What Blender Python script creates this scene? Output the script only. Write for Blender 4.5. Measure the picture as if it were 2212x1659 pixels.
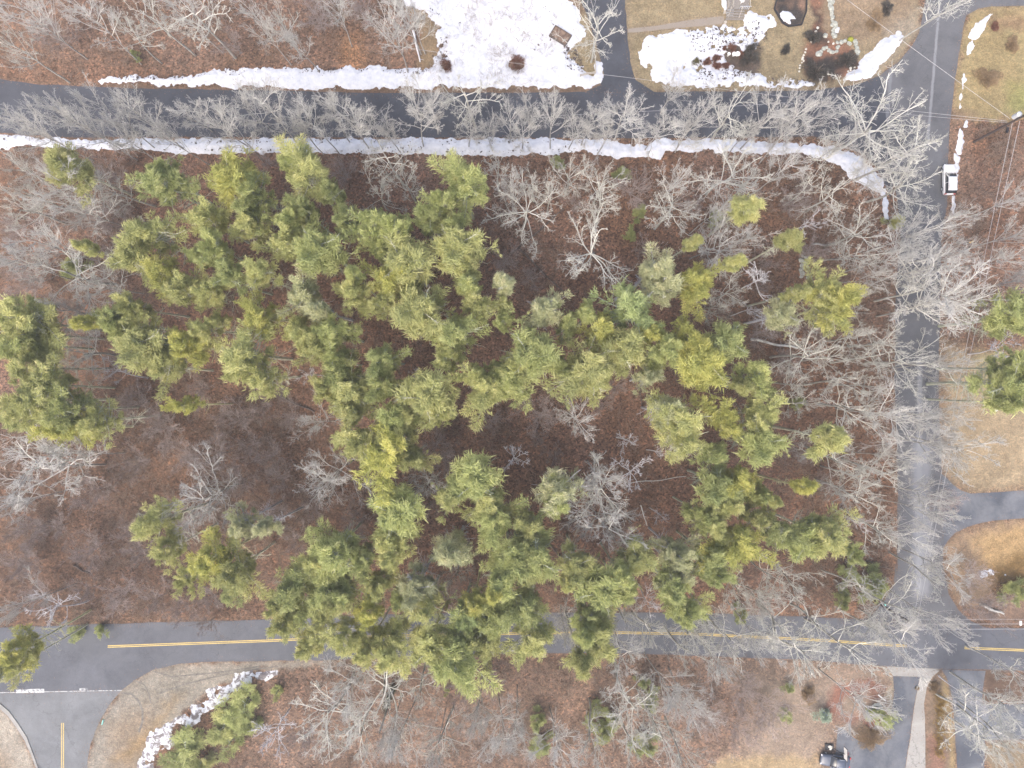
import bpy, bmesh, math, random
import numpy as np
from mathutils import Vector, Matrix
from mathutils.geometry import tessellate_polygon
random.seed(7)
SC = bpy.context.scene
for o in list(bpy.data.objects): bpy.data.objects.remove(o)
# ---------------------------------------------------------------- camera, sky, sun, exposure
S = 0.072; CX, CY = 1106.0, 830.0; CAMH = 110.0       # metres per survey pixel, principal point, flying height
cam = bpy.data.cameras.new("camera"); camo = bpy.data.objects.new("camera", cam)
SC.collection.objects.link(camo); camo.location = (0, 0, CAMH); camo.rotation_euler = (0, 0, 0)
cam.sensor_width = 36; cam.lens = 36 * CAMH / (2212 * S); cam.clip_start = 1; cam.clip_end = 5000
SC.camera = camo
W = bpy.data.worlds.new("World"); SC.world = W; W.use_nodes = True
wn = W.node_tree; bg = wn.nodes["Background"]
sky = wn.nodes.new("ShaderNodeTexSky"); sky.sky_type = 'NISHITA'; sky.sun_disc = False
SUN_EL, SUN_ROT = math.radians(52), math.radians(205)
sky.sun_elevation = SUN_EL; sky.sun_rotation = SUN_ROT
sky.air_density = .75; sky.dust_density = 5.0; sky.ozone_density = 0.6
wn.links.new(sky.outputs[0], bg.inputs[0]); bg.inputs[1].default_value = 0.15
sl = bpy.data.lights.new("sun", 'SUN'); sl.energy = .9; sl.angle = math.radians(60); sl.color = (1.0, .94, .85)
so = bpy.data.objects.new("sun", sl); SC.collection.objects.link(so)
sd_ = Vector((math.sin(SUN_ROT) * math.cos(SUN_EL), math.cos(SUN_ROT) * math.cos(SUN_EL), math.sin(SUN_EL)))
so.rotation_euler = sd_.to_track_quat('Z', 'Y').to_euler(); so.location = sd_ * 200
SC.view_settings.view_transform = 'Standard'; SC.view_settings.look = 'None'
SC.view_settings.gamma = 1; SC.view_settings.exposure = 1.32
# ---------------------------------------------------------------- helpers
def P(dx, dy, h=0.0):
    k = S * (CAMH - h) / CAMH
    return ((dx - CX) * k, (CY - dy) * k)
def link(o, parent=None):
    SC.collection.objects.link(o)
    if parent is not None: o.parent = parent
    return o
def tag(o, label=None, cat=None, group=None, kind=None):
    if label: o["label"] = label
    if cat: o["category"] = cat
    if group: o["group"] = group
    if kind: o["kind"] = kind
    return o
def empty(name, loc, rz=0, sc=(1, 1, 1)):
    o = bpy.data.objects.new(name, None); o.location = loc; o.rotation_euler = (0, 0, rz); o.scale = sc
    o.empty_display_size = .3
    return link(o)
def npmesh(name, V, F, mat, smooth=False, col=None):
    """V (n,3); F (m,3|4) int array"""
    V = np.asarray(V, dtype=np.float32); F = np.asarray(F, dtype=np.int32); m, k = F.shape
    me = bpy.data.meshes.new(name)
    me.vertices.add(len(V)); me.vertices.foreach_set("co", V.ravel())
    me.loops.add(m * k); me.loops.foreach_set("vertex_index", F.ravel())
    me.polygons.add(m); me.polygons.foreach_set("loop_start", np.arange(0, m * k, k, dtype=np.int32))
    me.polygons.foreach_set("loop_total", np.full(m, k, dtype=np.int32))
    if smooth: me.polygons.foreach_set("use_smooth", np.ones(m, dtype=bool))
    if col is not None:
        a = me.color_attributes.new("tone", 'FLOAT_COLOR', 'POINT')
        c = np.ones((len(V), 4), dtype=np.float32); c[:, :col.shape[1]] = col
        a.data.foreach_set("color", c.ravel())
    me.update(calc_edges=True)
    if mat: me.materials.append(mat)
    return me
def mobj(name, me, parent=None, loc=None):
    o = bpy.data.objects.new(name, me)
    if loc is not None: o.location = loc
    return link(o, parent)
class MB:
    """collects boxes, tubes and prisms into one mesh"""
    def __init__(s): s.bm = bmesh.new()
    def box(s, c, d, rz=0, rx=0, ry=0, taper=1.0, bev=0):
        r = bmesh.ops.create_cube(s.bm, size=1); vs = r['verts']
        for v in vs:
            if v.co.z > 0 and taper != 1: v.co.x *= taper; v.co.y *= taper
            v.co.x *= d[0]; v.co.y *= d[1]; v.co.z *= d[2]
        if bev:
            es = list({e for v in vs for e in v.link_edges})
            r2 = bmesh.ops.bevel(s.bm, geom=es, offset=bev, segments=2, affect='EDGES', profile=.5)
            vs = list({v for f in r2['faces'] for v in f.verts} | {v for v in vs if v.is_valid})
        M = Matrix.Translation(c) @ Matrix.Rotation(rz, 4, 'Z') @ Matrix.Rotation(ry, 4, 'Y') @ Matrix.Rotation(rx, 4, 'X')
        bmesh.ops.transform(s.bm, matrix=M, verts=vs); return s
    def cyl(s, a, b, r0, r1=None, n=10):
        a = Vector(a); b = Vector(b); r1 = r0 if r1 is None else r1; L = (b - a).length
        r = bmesh.ops.create_cone(s.bm, cap_ends=True, segments=n, radius1=r0, radius2=r1, depth=L)
        q = (b - a).to_track_quat('Z', 'Y').to_matrix().to_4x4()
        bmesh.ops.transform(s.bm, matrix=Matrix.Translation((a + b) / 2) @ q, verts=r['verts']); return s
    def ball(s, c, d, sub=2, jit=0, seed=0):
        r = bmesh.ops.create_icosphere(s.bm, subdivisions=sub, radius=1); rr = random.Random(seed)
        for v in r['verts']:
            k = 1 + (rr.random() - .5) * jit
            v.co = Vector((v.co.x * d[0] * k + c[0], v.co.y * d[1] * k + c[1], v.co.z * d[2] * k + c[2]))
        return s
    def poly(s, pts, z0, z1):
        """extruded polygon"""
        tri = tessellate_polygon([[Vector((p[0], p[1], 0)) for p in pts]]); n = len(pts)
        t = [s.bm.verts.new((p[0], p[1], z1)) for p in pts]; b = [s.bm.verts.new((p[0], p[1], z0)) for p in pts]
        for f in tri:
            s.bm.faces.new([t[i] for i in f]); s.bm.faces.new([b[i] for i in reversed(f)])
        for i in range(n):
            j = (i + 1) % n; s.bm.faces.new((t[i], t[j], b[j], b[i]))
        return s
    def build(s, name, mat, parent=None, smooth=False):
        bmesh.ops.recalc_face_normals(s.bm, faces=s.bm.faces)
        me = bpy.data.meshes.new(name); s.bm.to_mesh(me); s.bm.free()
        if smooth:
            for p in me.polygons: p.use_smooth = True
        if mat: me.materials.append(mat)
        return mobj(name, me, parent)
# value noise in numpy
_T = np.random.RandomState(3).rand(256, 256)
def vn(x, y, s, k=0):
    x = np.asarray(x, dtype=np.float64) / s + 37.3 * k + 1000; y = np.asarray(y, dtype=np.float64) / s + 17.7 * k + 1000
    xi = np.floor(x).astype(int); yi = np.floor(y).astype(int); fx = x - xi; fy = y - yi
    fx = fx * fx * (3 - 2 * fx); fy = fy * fy * (3 - 2 * fy)
    a = _T[xi % 256, yi % 256]; b = _T[(xi + 1) % 256, yi % 256]; c = _T[xi % 256, (yi + 1) % 256]; d = _T[(xi + 1) % 256, (yi + 1) % 256]
    return (a * (1 - fx) + b * fx) * (1 - fy) + (c * (1 - fx) + d * fx) * fy - .5
def fbm(x, y, s, k=0, o=3):
    r = 0; a = 1
    for i in range(o): r = r + a * vn(x, y, s / 2 ** i, k + i * 3); a *= .5
    return r
def sdf(poly, X, Y):
    """signed distance (positive inside) of points to a polygon, metres"""
    best = np.full(X.shape, 1e9); ins = np.zeros(X.shape, dtype=bool); n = len(poly)
    for i in range(n):
        x0, y0 = poly[i]; x1, y1 = poly[(i + 1) % n]; ex, ey = x1 - x0, y1 - y0; L = ex * ex + ey * ey + 1e-9
        t = np.clip(((X - x0) * ex + (Y - y0) * ey) / L, 0, 1)
        best = np.minimum(best, (X - x0 - t * ex) ** 2 + (Y - y0 - t * ey) ** 2)
        c = ((y0 > Y) != (y1 > Y)); xx = ex * (Y - y0) / (ey if abs(ey) > 1e-9 else 1e-9) + x0
        ins ^= c & (X < xx)
    d = np.sqrt(best); return np.where(ins, d, -d)
def pts(s):
    v = [float(t) for t in s.replace(',', ' ').split()]
    return [P(v[i], v[i + 1]) for i in range(0, len(v), 2)]
# ---------------------------------------------------------------- materials
def M(name, col=(.5, .5, .5), rough=.8, metal=0, spec=.3):
    m = bpy.data.materials.new(name); m.use_nodes = True; b = m.node_tree.nodes["Principled BSDF"]
    b.inputs["Base Color"].default_value = (*col, 1); b.inputs["Roughness"].default_value = rough
    b.inputs["Metallic"].default_value = metal; b.inputs["Specular IOR Level"].default_value = spec
    return m
class N:
    """tiny node helper"""
    def __init__(s, m): s.t = m.node_tree; s.b = s.t.nodes["Principled BSDF"]
    def new(s, ty, **kw):
        n = s.t.nodes.new(ty)
        for k, v in kw.items(): setattr(n, k, v)
        return n
    def l(s, a, b): s.t.links.new(a, b)
    def noise(s, scale, detail=4, rough=.6, vec=None, dist=0):
        n = s.new("ShaderNodeTexNoise"); n.inputs["Scale"].default_value = scale; n.inputs["Detail"].default_value = detail
        n.inputs["Roughness"].default_value = rough; n.inputs["Distortion"].default_value = dist
        if vec is not None: s.l(vec, n.inputs["Vector"])
        return n.outputs["Fac"]
    def ramp(s, f, stops):
        r = s.new("ShaderNodeValToRGB"); e = r.color_ramp.elements
        while len(e) < len(stops): e.new(.5)
        for i, (p, c) in enumerate(stops):
            e[i].position = p; e[i].color = (*c, 1) if not isinstance(c, (int, float)) else (c, c, c, 1)
        s.l(f, r.inputs[0]); return r.outputs[0]
    def mix(s, f, a, b, mode='MIX'):
        n = s.new("ShaderNodeMix", data_type='RGBA', blend_type=mode)
        for v, i in ((f, 0), (a, 6), (b, 7)):
            if hasattr(v, "links"): s.l(v, n.inputs[i])
            else: n.inputs[i].default_value = v if i == 0 else (*v, 1)
        return n.outputs[2]
    def math(s, op, a, b=0.0):
        n = s.new("ShaderNodeMath", operation=op)
        for i, v in enumerate((a, b)):
            if hasattr(v, "links"): s.l(v, n.inputs[i])
            else: n.inputs[i].default_value = v
        return n.outputs[0]
    def pos(s): return s.new("ShaderNodeNewGeometry").outputs["Position"]
    def obj(s): return s.new("ShaderNodeTexCoord").outputs["Object"]
    def bump(s, h, st, d=.05):
        n = s.new("ShaderNodeBump"); n.inputs["Strength"].default_value = st; n.inputs["Distance"].default_value = d
        s.l(h, n.inputs["Height"]); s.l(n.outputs[0], s.b.inputs["Normal"])
    def col(s, c): s.l(c, s.b.inputs["Base Color"])
def noisy(name, a, b, scale=3, rough=.85, detail=5, lo=.35, hi=.65, bump=0, metal=0, spec=.3):
    m = M(name, a, rough, metal, spec); n = N(m); f = n.noise(scale, detail, .65, n.obj())
    n.col(n.ramp(f, [(lo, a), (hi, b)]))
    if bump: n.bump(f, bump)
    return m
MAT = {}
def g_ground():
    m = M("ground_litter", rough=.95, spec=.1); n = N(m); p = n.pos()
    at = n.new("ShaderNodeAttribute", attribute_name="tone"); c = at.outputs["Color"]; fleck = at.outputs["Alpha"]
    big = n.noise(.22, 5, .6, p, .4); mid = n.noise(1.1, 5, .7, p); fine = n.noise(5.5, 4, .75, p)
    vor = n.new("ShaderNodeTexVoronoi"); vor.inputs["Scale"].default_value = 4.5; vor.inputs["Randomness"].default_value = 1; n.l(p, vor.inputs["Vector"])
    sep = n.new("ShaderNodeSeparateColor"); n.l(vor.outputs["Color"], sep.inputs[0])
    k = n.ramp(big, [(.3, .80), (.7, 1.2)]); c1 = n.mix(1.0, c, k, 'MULTIPLY')
    k2 = n.ramp(mid, [(.25, .68), (.5, 1.0), (.8, 1.35)]); c2 = n.mix(1.0, c1, k2, 'MULTIPLY')
    k3 = n.ramp(fine, [(.25, .55), (.5, 1.0), (.75, 1.5)]); c3 = n.mix(.9, c2, n.mix(1.0, c2, k3, 'MULTIPLY'))
    lf = n.ramp(sep.outputs[0], [(0, (.45, .42, .42)), (.5, (1, 1, 1)), (.82, (1.25, 1.15, 1.05)), (1, (1.9, 1.6, 1.4))])
    n.col(n.mix(fleck, c3, n.mix(1.0, c3, lf, 'MULTIPLY')))
    n.bump(n.math('ADD', fine, sep.outputs[0]), .6, .12)
    return m
MAT['ground'] = g_ground()
def g_asph(name, c, worn=None, bands=None):
    m = M(name, c, .85, spec=.25); n = N(m); p = n.pos()
    a = n.noise(.18, 5, .6, p, .6); b = n.noise(9, 3, .8, p); d = n.noise(1.3, 5, .7, p)
    col = n.mix(1.0, c, n.ramp(a, [(.3, .80), (.7, 1.25)]), 'MULTIPLY')
    col = n.mix(1.0, col, n.ramp(b, [(.2, .74), (.8, 1.28)]), 'MULTIPLY')
    col = n.mix(1.0, col, n.ramp(d, [(.25, .88), (.75, 1.12)]), 'MULTIPLY')
    if worn:  # bleached salt stains and dry patches
        w = n.noise(.16, 7, .68, p, .3); f = n.ramp(w, [(.42, 0.0), (.62, worn[1])]); col = n.mix(f, col, worn[0])
    if bands:
        sp = n.new("ShaderNodeSeparateXYZ"); n.l(p, sp.inputs[0])
        for (x0, hw, y0, y1, sl, amt, cc) in bands:
            # salt-bleached lane centre running along the road, its middle drifting by sl metres per metre
            xx = n.math('SUBTRACT', sp.outputs[0], n.math('ADD', n.math('MULTIPLY', n.math('SUBTRACT', sp.outputs[1], y0), sl), x0))
            xx = n.math('ADD', xx, n.math('MULTIPLY', n.math('SUBTRACT', n.noise(.8, 4, .7, p), .5), hw * 1.2))
            e = n.math('SUBTRACT', 1.0, n.math('DIVIDE', n.math('ABSOLUTE', xx), hw)); e = n.math('MAXIMUM', e, 0.0)
            e = n.math('MINIMUM', n.math('MULTIPLY', e, 1.8), 1.0)
            for yy, sg in ((min(y0, y1), 1), (max(y0, y1), -1)):
                g = n.math('MULTIPLY', n.math('SUBTRACT', sp.outputs[1], yy), sg * .5)
                g = n.math('MINIMUM', n.math('MAXIMUM', g, 0.0), 1.0); e = n.math('MULTIPLY', e, g)
            e = n.math('MULTIPLY', e, n.math('ADD', n.math('MULTIPLY', n.noise(2.2, 5, .8, p), .9), .45))
            col = n.mix(n.math('MINIMUM', n.math('MULTIPLY', e, amt), 1.0), col, cc)
    v = n.new("ShaderNodeTexVoronoi", feature='DISTANCE_TO_EDGE'); v.inputs["Scale"].default_value = .16
    wv = n.new("ShaderNodeVectorMath", operation='ADD'); nn = n.new("ShaderNodeTexNoise"); nn.inputs["Scale"].default_value = .9; nn.inputs["Detail"].default_value = 5; n.l(p, nn.inputs["Vector"])
    sc = n.new("ShaderNodeVectorMath", operation='SCALE'); sc.inputs["Scale"].default_value = 3.0; n.l(nn.outputs["Color"], sc.inputs[0]); n.l(p, wv.inputs[0]); n.l(sc.outputs[0], wv.inputs[1]); n.l(wv.outputs[0], v.inputs["Vector"])
    ck = n.math('MULTIPLY', n.ramp(v.outputs["Distance"], [(0, 1.0), (.012, 0.0)]), n.ramp(n.noise(.12, 3, .5, p), [(.45, 0.0), (.6, .55)]))
    col = n.mix(ck, col, (.03, .032, .036))
    n.col(col); n.bump(b, .25, .02); return m
ASPH_DARK = (.064, .069, .083)
MAT['asph_n'] = g_asph("asphalt_dark", ASPH_DARK)
MAT['asph_e'] = g_asph("asphalt_worn", (.098, .102, .112), ((.145, .148, .155), .5),
    [(63.4, .55, 5, -34, .004, .9, (.25, .257, .27)), (63.6, 1.9, -8, -34, 0, .8, (.235, .245, .265)), (64.5, .28, 36, 62, .085, .55, (.3, .31, .33)), (56.2, .35, 18, 52, .09, .5, (.26, .27, .29))])
MAT['asph_s'] = g_asph("asphalt_grey", (.094, .100, .115), ((.13, .137, .149), .4))
MAT['asph_sw'] = g_asph("asphalt_pale", (.145, .153, .163), ((.19, .198, .205), .4))
MAT['asph_drive'] = g_asph("asphalt_drive", (.080, .090, .110), ((.19, .20, .215), .7))
MAT['concrete'] = g_asph("concrete_pale", (.27, .265, .25), ((.33, .32, .305), .3))
def g_snow(dirty=0.0):
    m = M("snow" if not dirty else "dirty_snow", (.86, .89, .95), .6, spec=.3); n = N(m); p = n.pos()
    f = n.noise(1.5, 5, .6, p); d = n.noise(2.6 - dirty * 1.5, 3 + dirty * 4, .85 - dirty * .2, p, dirty * .8); reg = n.noise(.22, 3, .5, p)
    c = n.ramp(f, [(.3, (.50, .525, .58)), (.6, (.635, .655, .70))])
    sp = n.ramp(n.math('ADD', d, n.math('MULTIPLY', reg, .16)), [(.765 - dirty * .20, 0.0), (.80 - dirty * .17, .9)])
    n.col(n.mix(sp, c, (.12, .10, .10))); n.bump(f, .22, .1)
    b = n.b; b.inputs["Subsurface Weight"].default_value = 0
    return m
MAT['snow'] = g_snow(); MAT['snow_dirty'] = g_snow(1.0)
def g_bark(name, dark, pale, lich, amt=.5, sc=1.6):
    m = M(name, dark, .9, spec=.1); n = N(m); p = n.obj()
    a = n.noise(sc, 4, .6, p); b = n.noise(6, 3, .7, p)
    c = n.ramp(a, [(.35, dark), (.62, pale)]); c = n.mix(n.ramp(b, [(.52, 0.0), (.6, amt)]), c, lich)
    oi = n.new("ShaderNodeObjectInfo")
    n.col(n.mix(1.0, c, oi.outputs["Color"], 'MULTIPLY')); n.bump(b, .4, .02); return m
MAT['bark'] = g_bark("lichen_bark", (.48, .48, .47), (.64, .64, .62), (.74, .75, .62), .75)
MAT['bark_trunk'] = g_bark("trunk_bark", (.30, .295, .28), (.48, .47, .45), (.56, .58, .48), .5)
MAT['bark_pine'] = g_bark("pine_bark", (.34, .34, .33), (.54, .55, .53), (.58, .62, .55), .5)
MAT['bark_red'] = g_bark("sapling_bark", (.32, .28, .25), (.46, .415, .38), (.50, .47, .43), .3)
MAT['bark_white'] = g_bark("weathered_wood", (.52, .51, .52), (.68, .67, .68), (.7, .7, .68), .4)
MAT['birch'] = g_bark("birch_bark", (.5, .48, .43), (.68, .66, .6), (.12, .11, .1), .6, 3)
def g_leaf():
    m = M("needles", (.1, .12, .03), .65, spec=.25); n = N(m)
    at = n.new("ShaderNodeAttribute", attribute_name="tone"); oi = n.new("ShaderNodeObjectInfo")
    sep = n.new("ShaderNodeSeparateColor"); n.l(at.outputs["Color"], sep.inputs[0])
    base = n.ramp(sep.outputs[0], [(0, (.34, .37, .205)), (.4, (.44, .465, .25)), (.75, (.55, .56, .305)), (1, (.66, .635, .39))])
    n.col(n.mix(1.0, base, oi.outputs["Color"], 'MULTIPLY'))
    b = n.b; tr = n.new("ShaderNodeBsdfTranslucent"); ad = n.new("ShaderNodeMixShader"); ad.inputs[0].default_value = .5
    n.l(n.mix(1.0, base, oi.outputs["Color"], 'MULTIPLY'), tr.inputs[0])
    out = n.t.nodes["Material Output"]; n.l(b.outputs[0], ad.inputs[1]); n.l(tr.outputs[0], ad.inputs[2]); n.l(ad.outputs[0], out.inputs[0])
    return m
MAT['leaf'] = g_leaf()
MAT['twig'] = noisy("brush_twigs", (.23, .175, .13), (.42, .345, .285), .7, .95)
MAT['yellow'] = noisy("yellow_paint", (.44, .33, .12), (.62, .47, .16), 6, .7)
MAT['whiteline'] = noisy("worn_white_paint", (.16, .17, .185), (.50, .51, .51), 2.2, .7, lo=.42, hi=.5)
MAT['stone'] = noisy("garden_stone", (.22, .23, .20), (.48, .49, .44), 3, .9, bump=.4)
MAT['stone_pale'] = noisy("pale_stone", (.45, .44, .38), (.68, .66, .6), 5, .9, bump=.3)
MAT['wood_grey'] = noisy("weathered_plank", (.17, .155, .14), (.30, .28, .26), 9, .85)
MAT['wood_rail'] = noisy("rail_wood", (.36, .32, .27), (.50, .46, .40), 6, .8)
MAT['wood_dark'] = noisy("dark_rotten_wood", (.06, .05, .045), (.15, .125, .11), 4, .95, bump=.4)
MAT['black'] = noisy("black_plastic", (.015, .016, .02), (.04, .04, .045), 5, .5)
MAT['pole'] = noisy("creosote_pole", (.045, .035, .035), (.11, .09, .085), 6, .9)
MAT['steel'] = noisy("galvanised_metal", (.55, .58, .62), (.7, .72, .76), 5, .4, metal=.3)
MAT['wire'] = noisy("pale_wire", (.42, .42, .43), (.55, .55, .56), 5, .5)
MAT['soil'] = noisy("dark_mulch", (.02, .02, .022), (.075, .065, .06), 4, .95, bump=.6)
MAT['redmulch'] = noisy("red_mulch", (.15, .06, .04), (.26, .11, .08), 5, .95, bump=.5)
MAT['signy'] = noisy("yellow_sign_face", (.75, .45, .03), (.82, .52, .05), 4, .4)
MAT['teal'] = noisy("teal_paint", (.18, .50, .46), (.25, .58, .52), 4, .5)
MAT['white'] = noisy("white_paint", (.72, .72, .70), (.82, .82, .80), 6, .5)
# ---------------------------------------------------------------- outlines measured on the ground (survey pixels)
NR_TOP = "-400 172 -60 172 0 171 67 181 173 187 293 192 400 193 590 196 780 201 1106 201 1266 199"
north_road = pts(NR_TOP + " 1413 199 1696 197 1769 195 1849 184 1902 163 1925 172 1940 260 1930 395 1923 427 1902 379 1889 355 1862 333 1809 307 1755 295 1640 296 1420 299 1290 299 1106 298 590 297 293 296 160 298 53 292 0 287 -60 284 -400 280")
east_road = pts("1902 163 1942 133 1969 101 1985 72 1993 35 2000 -20 2010 -300 2100 -300 2094 -20 2094 -6 2320 -10 2600 -14 2600 14 2212 13 2142 14 2115 19 2099 27 2087 34 2080 60 2075 93 2062 173 2055 240 2051 275 2049 320 2046 443 2034 512 2030 698 2027 832 2030 930 2033 971 2034 1024 2038 1184 2037 1224 2040 1240 2049 1284 2070 1318 2097 1342 2129 1356 1875 1337 1889 1324 1910 1297 1929 1270 1935 1217 1938 1238 1938 1024 1931 811 1933 805 1935 618 1945 520 1944 480 1938 432 1930 395")
south_road = pts("-400 1368 0 1356 171 1350 293 1346 563 1339 800 1328 1060 1324 1159 1323 1426 1324 1559 1326 1696 1331 1862 1338 1875 1337 2129 1356 2212 1357 2600 1360 2600 1455 2212 1449 2033 1445 1915 1440 1782 1429 1696 1424 1639 1422 1359 1412 1186 1411 1076 1412 900 1419 713 1426 590 1428 453 1430 387 1434 333 1446 293 1468 263 1491 0 1497 -400 1506")
sw_road = pts("-30 1496.5 263 1491 235 1524 213 1564 197 1604 189 1644 186 1700 184 2000 100 2000 92 1700 83 1660 72 1630 59 1596 40 1566 21 1540 0 1522 -40 1504")
n_drive = pts("1253 -40 1253 0 1266 27 1283 80 1298 133 1305 162 1296 185 1266 199 1413 199 1390 184 1373 173 1361 133 1355 67 1350 0 1348 -40")
e_drive = pts("2034 1024 2048 1036 2059 1048 2076 1060 2097 1067 2150 1064 2212 1060 2500 1052 2500 1110 2212 1120 2170 1123 2129 1128 2089 1139 2062 1152 2048 1168 2038 1184")
apron = pts("1915 1440 2033 1445.5 2020 1447 2003 1454 1987 1462 1929 1461 1924 1452")
s_drive = pts("1929 1461 1987 1462 1982 1485 1977 1510 1971 1550 1966 1590 1960 1625 1955 1660 1953 1760 1772 1760 1790 1665 1803 1640 1806 1617 1808 1590 1810 1572 1822 1575 1840 1592 1862 1604 1885 1604 1905 1590 1910 1569 1922 1550 1927 1530 1931 1497")
se_drive = pts("2033 1446 2129 1449.5 2124 1480 2121 1521 2212 1521 2500 1523 2500 1595 2212 1597 2128 1600 2126 1660 2128 1760 2069 1760 2067 1660 2062 1564 2057 1510 2051 1484 2044 1462")
walk = pts("1356 63 1420 56 1489 44 1556 36 1563 36 1565 46 1558 53 1489 59 1440 63 1380 70 1356 71")
PAVED = [walk, north_road, east_road, south_road, sw_road, n_drive, e_drive, s_drive, se_drive, apron]
def wob(poly, amp=.06, step=1.0, seed=0):
    out = []
    for i in range(len(poly)):
        a, b = poly[i], poly[(i + 1) % len(poly)]; L = math.dist(a, b); n = max(1, min(120, int(L / step)))
        for k in range(n):
            t = k / n; x, y = a[0] + (b[0] - a[0]) * t, a[1] + (b[1] - a[1]) * t
            if 0 < k: x += float(fbm(x, y, 1.3, seed)) * amp * 2; y += float(fbm(x, y, 1.3, seed + 5)) * amp * 2
            out.append((x, y))
    return out
def sheet(name, poly, z, mat, amp=.08):
    p = wob(poly, amp); tri = tessellate_polygon([[Vector((x, y, 0)) for x, y in p]])
    me = npmesh(name, [(x, y, z) for x, y in p], [t for t in tri], mat)
    bm = bmesh.new(); bm.from_mesh(me); bmesh.ops.recalc_face_normals(bm, faces=bm.faces)
    if sum(f.normal.z * f.calc_area() for f in bm.faces) < 0: bmesh.ops.reverse_faces(bm, faces=bm.faces)
    bm.to_mesh(me); bm.free()
    return tag(mobj(name, me), kind='structure')
sheet("north_road", north_road, .022, MAT['asph_n']); sheet("east_road", east_road, .030, MAT['asph_e'])
sheet("south_road", south_road, .038, MAT['asph_s']); sheet("southwest_road", sw_road, .026, MAT['asph_sw'])
sheet("driveway", n_drive, .018, MAT['asph_n'], .1); sheet("driveway", e_drive, .018, MAT['asph_drive'], .12)
sheet("driveway_apron", apron, .034, MAT['concrete'], .04); sheet("driveway", s_drive, .018, MAT['asph_drive'], .05)
sheet("driveway", se_drive, .018, MAT['asph_drive'], .05)
side_strip = pts("1987 1462 2003 1454 2020 1448 2030 1449 2014 1462 2002 1485 1996 1520 1998 1550 1999 1600 1999 1660 2000 1760 1955 1760 1956 1660 1961 1625 1967 1590 1972 1550 1978 1510 1983 1485")
sheet("pavement", side_strip, .012, MAT['concrete'], .05)
kerbs = pts("0 1519 21 1537 40 1563 59 1593 72 1627 83 1657 92 1700 88 1700 79 1660 68 1631 54 1599 36 1570 17 1545 -4 1527")
mbk = MB(); mbk.poly(kerbs, .0, .13); tag(mbk.build("kerb", MAT['concrete']), kind='structure')
# ---- painted markings
def ribbon(name, line, w, z, mat, seed=0):
    pl = [P(*q) for q in line]; V = []; F = []; d = []
    for i in range(len(pl) - 1):
        n = max(1, int(math.dist(pl[i], pl[i + 1]) / .8))
        for k in range(n): d.append((pl[i][0] + (pl[i + 1][0] - pl[i][0]) * k / n, pl[i][1] + (pl[i + 1][1] - pl[i][1]) * k / n))
    d.append(pl[-1])
    for i, (x, y) in enumerate(d):
        a = d[max(0, i - 1)]; b = d[min(len(d) - 1, i + 1)]; t = math.atan2(b[1] - a[1], b[0] - a[0]); nx, ny = -math.sin(t), math.cos(t)
        w1 = w * (1 + .25 * float(vn(x, y, .7, seed)))
        V += [(x + nx * w1 / 2, y + ny * w1 / 2, z), (x - nx * w1 / 2, y - ny * w1 / 2, z)]
        if i: F.append((2 * i - 2, 2 * i - 1, 2 * i + 1, 2 * i))
    return tag(mobj(name, npmesh(name, V, F, mat)), kind='structure')
mid = [(233, 1397), (410, 1390.5), (590, 1384), (713, 1378), (926, 1372), (1100, 1369), (1146, 1368), (1346, 1367), (1506, 1370), (1622, 1376), (1696, 1379), (1782, 1384), (1958, 1396)]
for s_ in (-1.65, 1.65): ribbon("yellow_line", [(x, y + s_) for x, y in mid], .125, .044, MAT['yellow'], int(s_))
for s_ in (-1.65, 1.65): ribbon("yellow_line", [(2083, 1400 + s_), (2212, 1405 + s_), (2500, 1415 + s_)], .125, .044, MAT['yellow'])
for s_ in (-2, 2): ribbon("yellow_line", [(135.5 + s_, 1562), (135.5 + s_, 1700), (136 + s_, 1900)], .125, .032, MAT['yellow'])
ribbon("stop_line", [(35, 1493.6), (96, 1492.2)], .62, .0445, MAT['whiteline']); ribbon("stop_line", [(172, 1489.5), (190, 1488.6)], .35, .0445, MAT['whiteline'])
ribbon("pavement_joint", [(-20, 1497), (263, 1491.3)], .10, .0435, MAT['whiteline'])
# ---- ground sheet
xs = np.concatenate([[-2500, -900, -300, -150, -105], np.arange(-92, 92.01, .27), [105, 150, 300, 900, 2500]])
ys = np.concatenate([[-2500, -900, -300, -150, -90], np.arange(-72, 72.01, .27), [90, 150, 300, 900, 2500]])
X, Y = np.meshgrid(xs, ys)
wx = X + fbm(X, Y, 1.2, 1, 3) * 1.1; wy = Y + fbm(X, Y, 1.2, 9, 3) * 1.1
LIT = np.array([.175, .105, .073]); col = np.ones(X.shape + (3,)) * LIT
def blend(c, m):
    global col; col = col * (1 - m[..., None]) + np.array(c) * m[..., None]
def zone(s, c, soft=.5, amt=1.0, warp=1.0, nz=None):
    global fleck
    p = pts(s); x0 = min(a for a, b in p) - 5; x1 = max(a for a, b in p) + 5; y0 = min(b for a, b in p) - 5; y1 = max(b for a, b in p) + 5
    ix = np.where((xs > x0) & (xs < x1))[0]; iy = np.where((ys > y0) & (ys < y1))[0]
    if not len(ix) or not len(iy): return
    sl_ = np.s_[iy[0]:iy[-1] + 1, ix[0]:ix[-1] + 1]
    d = sdf(p, X[sl_] + (wx[sl_] - X[sl_]) * warp, Y[sl_] + (wy[sl_] - Y[sl_]) * warp)
    m = np.clip(d / soft + .5, 0, 1) * amt
    if nz: m = m * np.clip(fbm(X[sl_], Y[sl_], nz[0], nz[1]) * 2.2 + nz[2], 0, 1)
    mm = np.zeros(X.shape); mm[sl_] = m; blend(c, mm); return mm
blend((.235, .155, .125), np.clip(fbm(X, Y, 9, 2, 4) * 1.3 + .15, 0, .8))
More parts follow.
